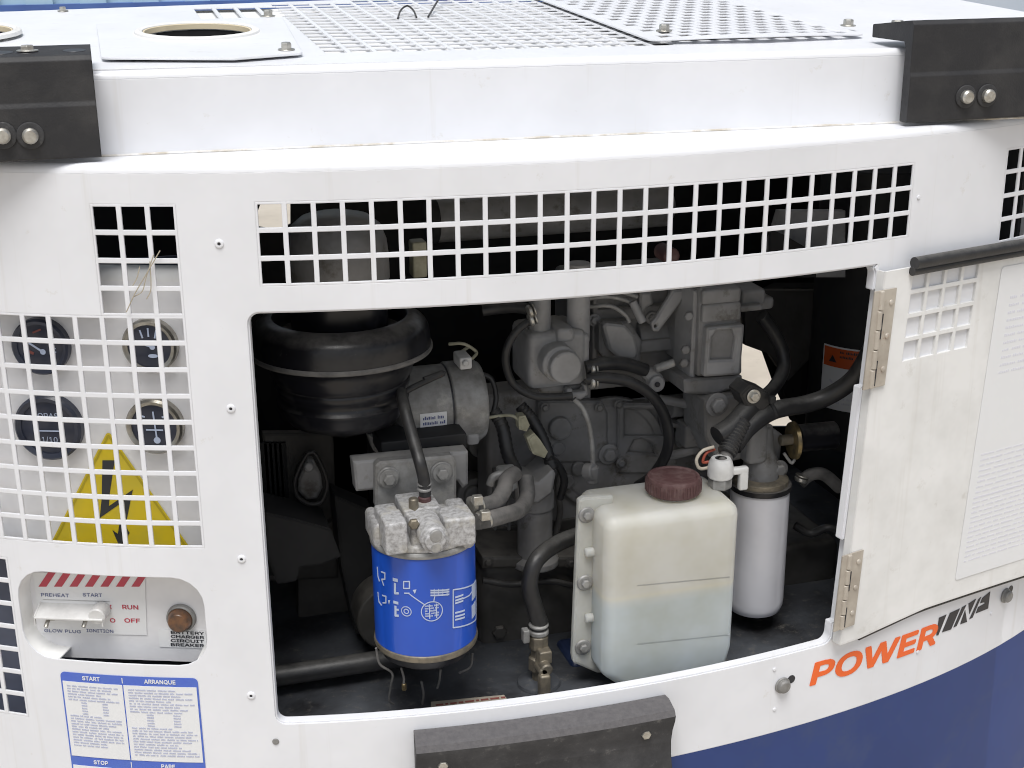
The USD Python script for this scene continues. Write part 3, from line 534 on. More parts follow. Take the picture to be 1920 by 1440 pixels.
# recess furniture
sl = Polygon([CPP(*p) for p in ((60,1072),(272,1078),(276,1190),(80,1186))])
sp_ = C_.part('switch_sticker', sheet(sl, CP, .0005, .5, w0=.0010), stick_w, 'white switch label with red hazard stripes')
st = [Polygon([CPP(*p) for p in ((73+k*29,1099),(88+k*29,1099),(106+k*29,1072),(91+k*29,1072))]) for k in range(7)]
C_.part('hazard_stripes', sheet(unary_union(st), CP, .0003, .5, w0=.0014), ink_red, parent=sp_, smooth=False)
def cput(text, px0, px1, py, h, mat, par, bold=False):
    g_ = textpoly(text, h, bold); b = g_.bounds; a, z = CPP(px0, py); a1, _ = CPP(px1, py)
    g_ = affinity.scale(g_, (a1-a)/(b[2]-b[0]), 1, origin=(b[0], b[1])); C_.part('print_text', sheet(affinity.translate(g_, a-b[0], z-(b[1]+b[3])/2), CP, .0003, .5, w0=.0014), mat, parent=par, smooth=False)
cput('PREHEAT', 78, 130, 1114, .0036, ink_blue, sp_); cput('START', 156, 192, 1114, .0036, ink_blue, sp_)
cput('GLOW PLUG', 84, 152, 1181, .0034, ink_blue, sp_); cput('IGNITION', 163, 213, 1181, .0034, ink_blue, sp_)
cput('RUN', 230, 260, 1137, .0044, ink_red, sp_, True); cput('OFF', 234, 263, 1162, .0044, ink_red, sp_, True); cput('I', 207, 210, 1137, .0044, ink_red, sp_, True); cput('O', 207, 217, 1162, .0044, ink_red, sp_, True)
def cbox(px0, py0, px1, py1, w, d, r=.002):
    u0, z0 = CPP(px0, py0, w); u1, z1 = CPP(px1, py1, w); return sheet(rrect(u0, z1, u1, z0, r), CP, d, .5, w0=w)
g1 = [CPP(78,1127), CPP(203,1127)]
gd = C_.part('switch_guard', cat(cbox(80,1123,206,1129,.001,.001,.0003), *[sheet(Polygon([(0,0),(.001,0),(.019,-.007),(.019,-.016),(.017,-.016),(.017,-.009),(0,-.003)]), (lambda uu: lambda a, b, w: CP(uu+np.asarray(w), g1[0][1]+np.asarray(b), np.asarray(a)))(x), .0012, 9) for x in (g1[0][0], g1[1][0])],
   sheet(box(g1[0][0], 0, g1[1][0], .0203), lambda a, b, w: CP(a, g1[0][1]-.0075*np.asarray(b)/.0203-.0005+np.asarray(w), np.asarray(b)), .0012, 9)), nylon, 'pale metal guard over the toggle switches')
for px in (100, 170): 
    u, z = CPP(px, 1150); C_.part('toggle_switch', cat(cyl(CP(u, z, .0008), .006, .005, nC, 16), tube([CP(u, z, .005), CP(u-.001, z-.002, .011), CP(u-.002, z-.007, .016)], .0022, 8)), steel)
u, z = CPP(186,1140); C_.part('switch_nut', cyl(CP(u+.004, z, .0008), .0085, .018, nC, 22), nylon)
u, z = CPP(341,1157); kb = C_.part('circuit_breaker', lathe([(0,0),(.0125,0),(.0125,.004),(.0105,.012),(.009,.0135),(0,.0125)], CP(u, z, .0005), nC, 28), amber, 'amber push button circuit breaker')
C_.part('collar', lathe([(.0095,0),(.0150,0),(.0145,.004),(.0128,.0055),(.0118,.004)], CP(u, z, .0006), nC, 28), galv, parent=kb)
bl_ = C_.part('breaker_label', cbox(296,1180,388,1216,.0009,.0005,.001), stick_w, 'small label under the circuit breaker')
for k, tx in enumerate(('BATTERY','CHARGER','CIRCUIT','BREAKER')): cput(tx, 321, 383, 1184.5+k*7.6, .0031, signblk, bl_, True)
# ---- the open door, part of the housing
ZD0, ZD1 = -.5195, -.1035
dpts = []
dv = []
u0_, z0_ = DP(1692,678)
for c in range(4):
    for r in range(4): dv.append(box(u0_+c*PITCH, z0_+(3-r)*PITCH, u0_+c*PITCH+HR*PITCH, z0_+(3-r)*PITCH+HR*PITCH))
dh = unary_union(dv)
ud = np.interp(.62, DX, DU) if False else .62
zbot = lambda u: float(np.interp(u, [0, .03, .13, 1], [ZD0, ZD0, -.5105, -.5105]))
dpoly = Polygon([(0,ZD0),(.03,ZD0),(.13,-.5105),(ud,-.5105),(ud,ZD1),(0,ZD1)]).difference(dh)
dp = H.part('access_door', sheet(dpoly, D, .0018, .03), white_in, 'open access door showing its dirty inner face')
H.part('door_dimples', sheet(unary_union([b.buffer(.0006, join_style=2) for b in dv]), D, .0008, .03, w0=-.0032), white, parent=dp, kind='stuff')
H.part('door_dimples', sheet(unary_union([b.buffer(.0008, join_style=2).difference(b) for b in dv]), D, .0016, .03, w0=-.0016), white_in, parent=dp)
H.part('door_edge', sheet(box(-.0012, ZD0, .0, ZD1), D, .0105, .03, w0=.0), white_in, parent=dp)
H.part('door_edge', sheet(Polygon([(0,ZD0-.0012),(.03,ZD0-.0012),(.13,-.5117),(ud,-.5117),(ud,-.5105),(.13,-.5105),(.03,ZD0),(0,ZD0)]), D, .0105, .03), white_in, parent=dp)
def dtube(us, zs, w, r): return tube([D(a, b, w) for a, b in zip(us, zs)], r, 12, 8)
ua, za = DP(1706,497)
H.part('rubber_seal', cat(dtube(np.linspace(ua, ud, 10), np.full(10, za+.003), .006, .0065), dtube(np.linspace(ua, ud, 10), np.full(10, za-.006), .004, .0045)), hose_m, 'dark rubber seal along the top edge of the door', parent=dp)
ub, zb_ = DP(1618,1190)
H.part('rubber_seal', dtube(np.linspace(ub, ud, 14), np.array([zbot(q)-.0045 for q in np.linspace(ub, ud, 14)]), -.006, .0032), hose_m, parent=dp)
for zc0, zc1, lab in ((540, 724, 'upper steel hinge of the door'), (1012, 1168, 'lower steel hinge of the door')):
    z1_ = DP(1672, zc0)[1]; z0_ = DP(1645 if zc0 == 540 else 1605, zc1)[1]
    hg = H.part('hinge', sheet(rrect(-.0145, z0_, .0165, z1_, .0008), D, .0016, .03, w0=.0022), hingem, lab)
    L_ = z1_-z0_
    for k in range(5): H.part('hinge_knuckle', cyl(D(-.0035, z0_+L_*(k/5)+.0006, .0022), .0030, L_/5-.0012, (0,0,1), 14, .0004), hingem, parent=hg)
    for fz in (.66-.16, .02): H.part('hinge_slot', sheet(box(.0002, z0_+L_*fz, .0018, z0_+L_*(fz+.26)), D, .0003, .03, w0=.0026), inkb, parent=hg)
    for fz in (.86, .52, .18):
        n_ = D(.009, 0, 1.)-D(.009, 0, 0.); H.part('hinge_rivet', lathe([(0,0),(.0031,0),(.0028,.0011),(.0016,.0018),(0,.002)], D(.0105, z0_+L_*fz, .0021), n_, 14), hingem, parent=hg)
# paper label on the door
p0, p1, p2, p3 = DP(1868,500), DP(1790,1085), DP(1918,1050), DP(1918,495)
lab = Polygon([(.098, za-.022),(.60, za-.022),(.60, ZD0+.030),(.098, ZD0+.030)]) if False else box(DP(1880,495)[0], DP(1800,1085)[1], .60, za-.020)
labp = sheet(lab.buffer(-.004).buffer(.004), D, .0003, .03, w0=.0007)
lp = H.part('paper_label', labp, stick_w, 'large faded printed sheet on the door', parent=dp)
lb = lab.bounds
H.part('faint_print', sheet(unary_union([scribble(lb[0]+.012, lb[0]+.20, lb[3]-.30+.02, lb[3]-.215, .0065, 8, th=.3), scribble(lb[0]+.02, lb[0]+.2, lb[3]-.13, lb[3]-.035, .0085, 9, th=.3), scribble(lb[0]+.01, lb[0]+.2, lb[1]+.01, lb[1]+.10, .006, 10, th=.3)]), D, .0002, .03, w0=.0009), ink_faint, parent=dp, smooth=False, kind='stuff')

# ------------------------------------------------------------------ engine bay
# engine block: everything cast and painted grey
E = T('diesel_engine', 'grey painted diesel engine with injection pump behind the open access door', 'engine', (at(1150,1000,.3)[0], .3, FZ))
yE = .27
E.part('engine_block', rpx(912,742,1330,1010,yE,.05,.006), eng)
E.part('block_cover', plate([(1010,752),(1130,752),(1140,775),(1140,868),(1010,868)], yE-.012, .014, .004), eng)
E.part('block_boss', disc(1052,805,yE-.02,22,.02), eng)
E.part('side_frame', plate(Polygon([tuple(at(*p, yE)[[0,2]]) for p in ((1150,748),(1250,748),(1262,880),(1150,880))]), yE-.016, .018, .003, holes=[ppoly([(1172,768),(1240,768),(1246,818),(1172,818)], yE-.016), ppoly([(1178,848),(1190,826),(1205,822),(1222,834),(1230,852)], yE-.016)]), eng)
E.part('timing_cover', cat(disc(1142,852,yE-.008,112,.03,48), disc(1142,852,yE-.0095,96,.01,48)), eng)
E.part('block_bolt', pbolt(1141,851,yE-.013,13), engl)
# oil sump
E.part('oil_sump', cat(rpx(900,1062,1096,1205,.20,.22,.012), rpx(820,1120,1560,1228,.23,.22,.010)), engd)
E.part('sump_flange', plate([(905,1045),(1100,1045),(1100,1066),(905,1066)], .19, .24), engd)
E.part('drain_plug', cat(disc(938,1188,.195,14,.01,6), ), engd)
E.part('sump_lug', rpx(930,1205,948,1230,.215,.02,.002), engd)
E.part('crankcase', rpx(870,1000,1380,1062,.30,.07,.01), engd)
# injection pump group
yP = .20
E.part('pump_body', cat(rpx(992,628,1100,722,yP,.07,.007), rpx(1045,618,1078,640,yP-.004,.06,.004)), engl)
E.part('pump_cover', cat(disc(1052,684,yP-.02,36,.03,36), disc(1062,690,yP-.03,31,.02,36)), engl)
E.part('pump_base', plate([(1000,720),(1095,720),(1080,738),(1015,738)], yP+.008, .05), eng)
c = at(1012,632,yP+.02); E.part('pump_post', cyl(np.array([c[0],c[1],c[2]]), 21*mm(1012,632,yP), .07, (0,0,1), 24), engl)
c = at(1084,640,yP+.02); E.part('pump_post', cyl(np.array([c[0],c[1],c[2]]), 22*mm(1084,640,yP), .09, (0,0,1), 24), engl)
E.part('pump_side', rpx(1088,628,1106,712,yP+.002,.06,.004), engl)
E.part('lift_bracket', cat(rpx(1062,730,1074,748,yP-.004,.012,.002), plate([(1060,738),(1098,734),(1094,722),(1100,722),(1103,740),(1090,750),(1066,750)], yP-.006, .01, inset=.001)), engl)
E.part('timing_case', rpx(1100,540,1320,742,yP+.07,.12,.006), eng)
E.part('case_rib', cat(rpx(1112,545,1120,730,yP+.06,.03,.002), rpx(1120,582,1300,590,yP+.06,.03,.002), rpx(1200,640,1305,652,yP+.05,.03,.003)), eng)
E.part('governor_tube', cyl(at(1190,632,yP+.075), 34*mm(1190,632,yP), .10, (1,0,0), 28), eng)
dp4 = [(1131,612),(1138,606),(1172,610),(1190,630),(1197,664),(1190,674),(1160,672),(1143,656)]
E.part('cover_plate', plate(dp4, yP+.03, .012, .003), engl, 'smooth grey lozenge shaped cover plate')
E.part('cover_mount', plate([(1124,606),(1180,602),(1204,640),(1200,684),(1150,690),(1124,660)], yP+.043, .03), eng)
lev = [(1222,606),(1228,600),(1262,545),(1296,540),(1276,570),(1243,612),(1236,622),(1226,622)]
E.part('control_lever', plate(lev, yP+.015, .006, .002, holes=[Point(*at(1230,612,yP+.015)[[0,2]]).buffer(.002)]), engl, 'grey slanted throttle lever')
E.part('lever_arm', plate([(1200,548),(1222,548),(1226,570),(1212,578),(1205,604),(1198,604)], yP+.03, .008, .002), eng)
E.part('lever_screw', ptube([(1186,565,yP+.03),(1205,604,yP+.025)], 8), engl)
E.part('stop_lever', plate([(1195,688),(1230,692),(1244,706),(1240,728),(1226,730),(1206,708)], yP+.005, .01, .002), engl)
E.part('stop_boss', disc(1233,721,yP,16,.02), engl)
E.part('stop_bolt', disc(1234,722,yP-.003,5,.004,14), inkb)
E.part('lever_pin', cyl(at(1228,692,yP), 8*mm(1228,692,yP), 40*mm(1228,692,yP), (1,0,.25), 14), galv, 'bright short pin beside the stop lever')
# governor box
yG = .17
E.part('governor_box', plate(ppoly([(1316,540),(1392,540),(1394,605),(1394,705),(1386,704),(1310,708)], yG), yG+.004, .09, .003), eng)
E.part('governor_cover', plate(ppoly([(1322,612),(1392,606),(1384,700),(1316,704)], yG), yG-.006, .012, .002, holes=[ppoly([(1336,632),(1346,620),(1374,618),(1380,634),(1374,674),(1332,676)], yG-.006)]), engl)
E.part('cover_recess', ppoly and plate([(1330,616),(1384,614),(1378,680),(1328,680)], yG, .004, inset=0), eng)
E.part('box_band', cat(rpx(1318,572,1390,600,yG-.001,.02,.003), rpx(1318,545,1390,566,yG-.002,.02,.003)), eng)
E.part('box_flange', plate([(1302,545),(1312,545),(1304,716),(1280,730),(1278,722),(1294,708)], yG+.012, .05), engl)
for a, b in ((1290,592),(1284,655),(1281,680)): E.part('flange_bolt', pbolt(a, b, yG+.015, 9, washer=False), eng)
E.part('box_foot', plate([(1282,712),(1392,704),(1392,724),(1340,740),(1284,738)], yG+.004, .07, .002), eng)
E.part('fuel_connector', cat(rpx(1392,545,1436,572,yG+.02,.04,.004), rpx(1385,575,1430,582,yG+.01,.02,.002), rpx(1420,560,1452,580,yG+.03,.03,.004)), eng)
E.part('intake_pipe', cat(cyl(at(1255,762,.25), 22*mm(1255,762,.25), .10, (1,0,.0), 24), cyl(at(1270,822,.25), 17*mm(1270,822,.25), .05, (1,0,0), 20)), eng)
E.part('pipe_ridge', plate([(1262,795),(1330,805),(1330,812),(1262,802)], .23, .03), eng)
# filter mount casting and its ears on the right of the engine
yO = .135
E.part('filter_mount', cat(plate([(1320,752),(1345,742),(1400,742),(1412,790),(1400,860),(1345,870),(1322,820)], yO+.03, .06, .005), cyl(at(1425,925,yO+.03)+np.array([0,0,-.002]), 46*mm(1425,920,yO), .022, (0,0,1), 32), lathe([(44*mm(1425,900,yO),0),(34*mm(1425,880,yO),.03),(24*mm(1425,850,yO),.045),(18*mm(1425,830,yO),.075),(0,.078)], at(1425,912,yO+.03), (0,0,1), 28), rpx(1405,800,1440,870,yO+.01,.05,.006)), eng)
for a, b, r_ in ((1344,758,15),(1460,880,12),(1395,905,10)): E.part('mount_bolt', pbolt(a, b, yO+.018, r_, washer=True), eng)
E.part('mount_arm', plate([(1440,800),(1468,815),(1462,870),(1440,880)], yO+.035, .03, .003), eng)
# dark back structure seen between parts
E.part('rear_block', rpx(700,790,930,1060,.36,.06,.01), engd)
# muffler and items behind the upper grille
mf_ = T('muffler', 'dark horizontal muffler cylinder behind the upper vent grille', 'muffler', at(960,420,.36))
mf_.part('shell', cyl(at(805,415,.36), 40*mm(960,415,.36), .30, (1,0,0), 32, .01), eng)
mf_.part('end_band', cyl(at(800,415,.36), 42*mm(960,415,.36), .012, (1,0,0), 32, .002), dark)
single('strut', rpx(773,455,802,520,.22,.02,.002), cream, 'upright tan strut behind the sixth column of the upper vent grille', 'strut')
single('duct_plate', plate([(1462,395),(1585,395),(1585,520),(1440,520),(1440,470)], .24, .01, inset=0), engl, 'grey sheet duct plate behind the right part of the upper vent grille', 'duct')
single('dark_bracket', plate([(1445,430),(1470,440),(1530,475),(1530,520),(1445,520)], .21, .006, inset=0), dark, 'dark bracket in front of the grey duct plate', 'bracket')
single('red_cap', cyl(at(1240,470,.22), 16*mm(1240,470,.22), .03, (0,-1,0), 20), cap_m, 'small dark red cap glimpsed through the upper vent grille', 'cap')
# ---- air cleaner
yA = .195; cxA = at(640,660,yA)[0]; kA = mm(640,660,yA)
prof = []
for py, r_ in ((822,0),(818,104),(808,112),(797,116),(791,122),(786,124),(781,121),(775,117),(768,117),(762,124),(757,127),(751,127),(747,124),(742,126),(738,131),(728,134),(721,137),(714,138),(709,146),(706,158),(703,169)):
    R_ = r_*kA; prof.append((R_, float(at(640, py+ (0 if r_ else 0), yA-R_)[2])))
body = lathe([(r_, z-prof[1][1]) for r_, z in prof], (cxA, yA, prof[1][1]), (0,0,1), 64)
A = T('air_cleaner', 'round black ribbed air cleaner canister at upper left of the opening', 'air cleaner', (cxA, yA, prof[1][1]))
A.part('canister', lathe([(max(r_,0), z-prof[1][1]) for r_, z in prof]+[(0, prof[-1][1]-prof[1][1])], (cxA, yA, prof[1][1]), (0,0,1), 72), gloss, smooth=50)
z1 = prof[-1][1]; R1 = 170*kA
A.part('rim_band', lathe([(R1*.97,-.0025),(R1,-.0025),(R1*1.010,-.001),(R1*1.010,.001),(R1,.0025),(R1*.97,.0025)], (cxA, yA, z1), (0,0,1), 72), hose_g)
pr2 = []
for py, r_ in ((698,168),(680,167),(664,165),(654,161),(645,155),(636,146),(627,134)): R_ = r_*kA; pr2.append((R_, float(at(640, py, yA-R_)[2])))
zz_ = pr2[-1][1]
pr3 = []
pr2 += [(126*kA, zz_+.000),(121*kA, zz_-.004),(118*kA, zz_-.018),(0, zz_-.02)]
for py, r_ in ((600,97),(545,96),(500,95),(470,92),(440,82),(418,62),(405,35),(400,0)): R_ = r_*kA; pr3.append((R_, float(at(640, py, yA-R_)[2])))
A.part('intake_neck', lathe([(0, zz_-.019-z1),(90*kA, zz_-.019-z1),(90*kA, pr3[1][1]-z1),(0, pr3[1][1]-z1)], (cxA, yA, z1), (0,0,1), 64), gloss)
A.part('intake_dome', lathe([(0, pr3[1][1]-z1)]+[(r_, z-z1) for r_, z in pr3[1:]], (cxA, yA, z1), (0,0,1), 64), eng, smooth=50)
A.part('lid', lathe([(r_, z-z1) for r_, z in pr2], (cxA, yA, z1), (0,0,1), 72), gloss, smooth=50)
# ---- alternator
yN = .235; rN = 76*mm(820,755,yN); a0 = at(738,768,yN); a1 = at(900,752,yN)
Lx = a1[0]-a0[0]; cN = np.array([a0[0], yN, at(820,757,yN)[2]])
N_ = T('alternator', 'grey cylindrical alternator with paper sticker right of the air cleaner', 'alternator', cN-np.array([0,0,rN]))
N_.part('body', lathe([(0,0),(rN*.72,0),(rN*.88,.004),(rN*.98,.014),(rN*.98,Lx*.58),(0,Lx*.58)], cN, (1,0,0), 48), galv)
N_.part('end_cover', lathe([(0,Lx*.595),(rN*1.0,Lx*.595),(rN*1.03,Lx*.61),(rN*1.03,Lx*.93),(rN*.95,Lx*.99),(rN*.5,Lx*1.0),(0,Lx*1.0)], cN, (1,0,0), 48), galv)
N_.part('joint_band', lathe([(rN*.9,Lx*.575),(rN*.985,Lx*.575),(rN*.985,Lx*.60),(rN*.9,Lx*.60)], cN, (1,0,0), 48), inkb)
N_.part('terminal_block', cat(rpx(862,672,886,692,yN-.03,.03,.002), disc(874,682,yN-.034,6,.006,12)), nylon)
N_.part('mounting_lug', cat(rpx(876,816,900,834,yN-.04,.04,.003)), engl)
N_.part('mounting_lug', plate([(690,815),(740,815),(735,830),(710,852),(700,845)], yN-.03, .02), galv)
def cylmap(cc, R, ax_): # x along the axis, v around
    return lambda u, v, w: np.stack([cc[0]+np.asarray(u), cc[1]-(R+np.asarray(w))*np.cos(np.asarray(v)/R), cc[2]+(R+np.asarray(w))*np.sin(np.asarray(v)/R)], -1)
stn = sheet(box(Lx*.20, -.024, Lx*.50, .006), cylmap(cN, rN*.98, 0), .0004, .006, w0=.0006, axis=1)
sN = N_.part('sticker', stn, stick_w)
N_.part('print_lines', sheet(scribble(Lx*.23, Lx*.48, -.014, .002, .006, 21, th=.5), cylmap(cN, rN*.98, 0), .0002, .006, w0=.0009, axis=1), ink_blue, parent=sN)
N_.part('cable_boot', ptube([(795,712,yN-.075),(830,700,yN-.07),(760,735,yN-.08),(748,760,yN-.07)], 6), hose_m)
single('alternator_wire', cat(ptube([(842,645,yN),(870,645,yN-.01),(893,660,yN-.01),(886,672,yN-.02)], 3), ptube([(852,668,yN),(872,655,yN),(880,650,yN)], 3)), cream, 'pale curled wire on top of the alternator', 'wire')
single('alternator_rail', rpx(714,830,876,842,.16,.05,.002), dark, 'black flat rail under the alternator', 'rail')
# ---- support bracket, fuel filter
yS = .135
FS = T('filter_support', 'grey steel support plate bolted below the alternator', 'bracket', at(772,920,yS))
FS.part('plate', plate([(662,866),(878,846),(878,908),(868,916),(858,902),(690,920),(668,922)], yS, .02, .001), engl)
yF = .085; kF = mm(797,1130,yF); xF = at(797,1130,yF)[0]; RF_ = 95.5*kF
def fz(py, r=None): return float(at(797, py, yF-(RF_ if r is None else r))[2])
zb1, zt1 = fz(1236), fz(1050)
FF = T('fuel_filter', 'blue spin-on fuel filter can with white printed symbols under a cast head', 'fuel filter', (xF, yF, zb1-.02))
FF.part('can', lathe([(0,0),(RF_*.97,0),(RF_,.002),(RF_,zt1-zb1-.003),(RF_*.97,zt1-zb1),(0,zt1-zb1)], (xF,yF,zb1), (0,0,1), 72), bluef, smooth=50)
FF.part('rolled_rim', lathe([(RF_*.95,-.006),(RF_*1.01,-.0055),(RF_*1.03,-.002),(RF_*1.02,.001),(RF_*.98,.002)], (xF,yF,zb1), (0,0,1), 72), brassd, smooth=50)
FF.part('bottom_bowl', lathe([(RF_*.96,-.003),(RF_*.88,-.016),(RF_*.6,-.026),(RF_*.3,-.029),(0,-.03)], (xF,yF,zb1), (0,0,1), 48), gloss)
FF.part('top_seal', lathe([(RF_*.9,0),(RF_*1.02,.0),(RF_*1.03,.003),(RF_*1.0,.006),(RF_*.8,.006)], (xF,yF,zt1), (0,0,1), 56), galv)
def canmap(u, v, w):
    a = np.asarray(u)/RF_+math.radians(-16.6)*1.0; r = RF_+np.asarray(w); return np.stack([xF+r*np.sin(a), yF-r*np.cos(a), np.asarray(v)], -1)
def CU(px, py):                          # pixel -> (u, z) on the can
    r = ray(px, py); ox, oy = CAM[0]-xF, CAM[1]-yF; A2 = r[0]**2+r[1]**2; B2 = ox*r[0]+oy*r[1]; C2 = ox*ox+oy*oy-RF_**2
    t = (-B2-math.sqrt(max(B2*B2-A2*C2, 0)))/A2; p = CAM+t*r; a = math.atan2(p[0]-xF, -(p[1]-yF)); return (a-math.radians(-16.6))*RF_, p[2]
pp = []
def CL(pts, w=.0006): return LineString([CU(*p) for p in pts]).buffer(w, cap_style=2)
pp.append(Polygon([CU(*p) for p in ((850,1106),(892,1088),(892,1160),(850,1176))]).buffer(.001)); pp[0] = pp[0].difference(pp[0].buffer(-.0013))
for (a, b), (c_, d_) in (((884,1098),(891,1116)),((884,1136),(891,1150))): pp.append(box(*[v for v in (min(CU(a,b)[0],CU(c_,d_)[0]), CU(c_,d_)[1], max(CU(a,b)[0],CU(c_,d_)[0]), CU(a,b)[1])]))
for py in (1120,1126,1131): pp.append(CL(((853,py),(868,py-5)), .0009))
pp.append(CL(((868,1122),(880,1116),(886,1106)), .0006))
for py in (1149,1156,1162): pp.append(CL(((853,py),(871,py-5)), .0009))
cc = Point(*CU(810,1146)); r_ = 20*kF; pp.append(cc.buffer(r_).difference(cc.buffer(r_-.0009)))
pp.append(scribble(cc.x-.007, cc.x+.007, cc.y-.008, cc.y+.007, .0028, 5, th=.55).intersection(cc.buffer(r_)))
for x_ in (-.003,.004): pp.append(box(cc.x+x_, cc.y-.008, cc.x+x_+.001, cc.y+.008))
pp.append(CL(((766,1112),(797,1134)), .0005))
for py in (1107,1111,1116): pp.append(CL(((807,py),(842,py-2)), .0008))
for px in (814,822,830,838): pp.append(CL(((px,1104),(px,1117)), .0003))
pp.append(CL(((815,1118),(813,1128)), .0005))
for a, b, hh_ in ((741,1084,6),(742,1127,5)): pp.append(box(CU(a-4,b)[0], CU(a,b+hh_)[1], CU(a+5,b)[0], CU(a,b)[1]))
pp += [CL(((741,1093),(741,1112),(748,1112)), .0012), CL(((742,1136),(742,1154),(748,1154)), .0012), CL(((742,1143),(748,1143)), .001)]
pp += [CL(((757,1090),(768,1090),(768,1103),(757,1103),(757,1090)), .0006), CL(((758,1112),(768,1112)), .0006), Polygon([CU(774,1106),CU(781,1105),CU(778,1113)])]
ic = Point(*CU(762,1146)); pp += [ic.buffer(10*kF).difference(ic.buffer(10*kF-.0008)), ic.buffer(5*kF).difference(ic.buffer(5*kF-.0008))]
pp += [CL(((708,1063),(709,1080),(712,1090)), .0008), CL(((715,1072),(722,1074),(722,1086),(716,1086),(720,1098)), .0007), CL(((709,1110),(711,1128),(716,1135)), .0008), CL(((717,1116),(724,1118),(724,1130),(718,1130)), .0007), Polygon([CU(728,1125),CU(732,1125),CU(730,1133)])]
FF.part('printed_symbols', sheet(unary_union(pp), canmap, .0003, .004, w0=.0005), print_w, smooth=False)
# cast head
yH = yF-.048; kH = mm(800,1000,yH)
class _FH:
    head = None
    def part(s_, name, mesh, mat, label=None):
        if s_.head is None: s_.head = FF.part('filter_head', mesh, mat, 'corroded cast aluminium head above the blue can'); return s_.head
        return FF.part(name, mesh, mat, label, parent=s_.head)
FH = _FH()
zh0 = zt1+.004
FH.part('flange', lathe([(0,0),(RF_*.93,0),(RF_*1.0,.003),(RF_*.99,.008),(RF_*.80,.014),(RF_*.5,.017),(0,.017)], (xF,yF,zh0), (0,0,1), 48), alu)
zc = zh0+.0
def hb(px0, py0, px1, py1, y, d, r=.004): return rpx(px0, py0, px1, py1, y, d, r)
FH.part('left_port', cat(hb(722,984,766,1038,yF-.056,.035,.0025), hb(712,968,752,1000,yF-.025,.03,.002)), alu)
FH.part('centre_block', cat(hb(757,958,828,990,yF-.025,.045,.002), hb(770,980,828,1022,yF-.046,.05,.003)), alu)
FH.part('right_port', cat(hb(834,976,893,1022,yF-.050,.035,.0025), hb(845,955,880,980,yF-.02,.03,.004), hb(825,965,850,985,yF-.02,.03,.004)), alu)
FH.part('front_boss', cat(disc(817,1014,yF-.072,27,.05,32), disc(818,1016,yF-.076,21,.006,24)), alu)
FH.part('boss_recess', cat(disc(818,1006,yF-.0765,13,.003,20), disc(818,1028,yF-.0765,11,.003,20)), galv)
FH.part('side_lug', hb(862,992,894,1030,yF-.045,.05,.006), alu); FH.part('side_lug', hb(700,985,725,1030,yF-.02,.05,.005), alu)
FH.part('mount_plate', plate([(704,874),(712,866),(848,854),(856,866),(856,940),(820,960),(712,965),(704,950)], yS-.012, .012, .003), galv, 'stained galvanised mounting plate with two bolts')
for a, b in ((729,897),(829,887)): FH.part('mount_bolt', cat(disc(a, b, yS-.015, 22, .004, 28), pbolt(a, b, yS-.016, 12)), galv)
FH.part('bleed_screw', cyl(at(776,958,yF-.02), .005, .014, (0,0,1), 12), brassd); FH.part('plug_screw', disc(777,985,yF-.052,11,.006,6), brassd)
# hoses
HT = T('fuel_hose', 'black hose rising from the top of the filter head past the alternator', 'hose', at(796,925,yF-.015))
HT.part('hose', ptube([(797,928,yF-.005),(795,900,yF-.008),(788,870,yF-.01),(775,825,yF+.01),(760,770,yF+.03),(752,735,yF+.06)], 11.5), hose_m)
c = at(796,930,yF-.006); HT.part('hose_clamp', cat(cyl(c+np.array([0,0,.006]), 13.2*kF, .004, (0,0,1), 20), cyl(c+np.array([0,0,.012]), 13.2*kF, .003, (0,0,1), 20)), galv); HT.part('fitting', cyl(c+np.array([0,0,-.012]), 12*kF, .012, (0,0,1), 18), cap_m)
yh = yF-.02
for nm, lb_, P_, cl, ax_ in (('fuel_hose', 'upper grey hose curving right from the filter head', [(886,952,yh+.015),(905,948,yh+.02),(930,940,yh+.035),(945,918,yh+.05),(950,900,yh+.065),(965,888,yh+.08)], ((888,948,yh+.015),), 1),
                            ('fuel_hose', 'lower grey hose curving up to the water separator', [(892,978,yh),(915,974,yh+.005),(945,966,yh+.02),(975,955,yh+.05),(988,930,yh+.075),(985,895,yh+.09)], ((902,976,yh+.002),), 1)):
    t_ = T(nm, lb_, 'hose', at(*P_[0])); t_.part('hose', ptube(P_, 15.5), hose_g)
    for q in cl: c = at(*q); t_.part('hose_clamp', cat(cyl(c-np.array([.004,0,0]), 17*kF, .006, (1,.25,.1), 24), cyl(c+np.array([.006,.002,0]), 17*kF, .003, (1,.25,.1), 24), rbox(c[0]-.004,c[0]+.006,c[1]-.016,c[1]-.008,c[2]+.006,c[2]+.016,.001)), steel)
CLP = T('pipe_clip', 'grey pipe clip holding the hose at the water separator', 'clip', at(950,900,.16))
CLP.part('clip', cat(ptube([(918,910,.15),(925,895,.15),(945,888,.15),(958,896,.15),(962,915,.15)], 8), rpx(950,908,966,922,.145,.01,.002), rpx(938,884,972,896,.15,.02,.003)), galv)
# water separator / upright pipe
yW = .20; kW = mm(1000,980,yW); cW = at(1003,1052,yW)
WS = T('water_separator', 'grey upright cylindrical water separator behind the fuel hoses', 'filter', cW)
WS.part('body', lathe([(0,0),(33*kW,0),(33*kW,(1052-945)*kW*1.04),(36*kW,(1052-943)*kW*1.04),(36*kW,(1052-915)*kW*1.04),(30*kW,(1052-903)*kW*1.04),(0,(1052-903)*kW*1.04)], cW, (0,0,1), 36), eng)
WS.part('foot_ring', lathe([(33*kW,0),(45*kW,-.002),(45*kW,.005),(34*kW,.010)], cW, (0,0,1), 36), eng)
WS.part('neck', plate([(965,905),(1010,905),(1038,880),(1042,890),(1036,925),(1010,945),(968,945)], yW-.03, .05, .002), eng)
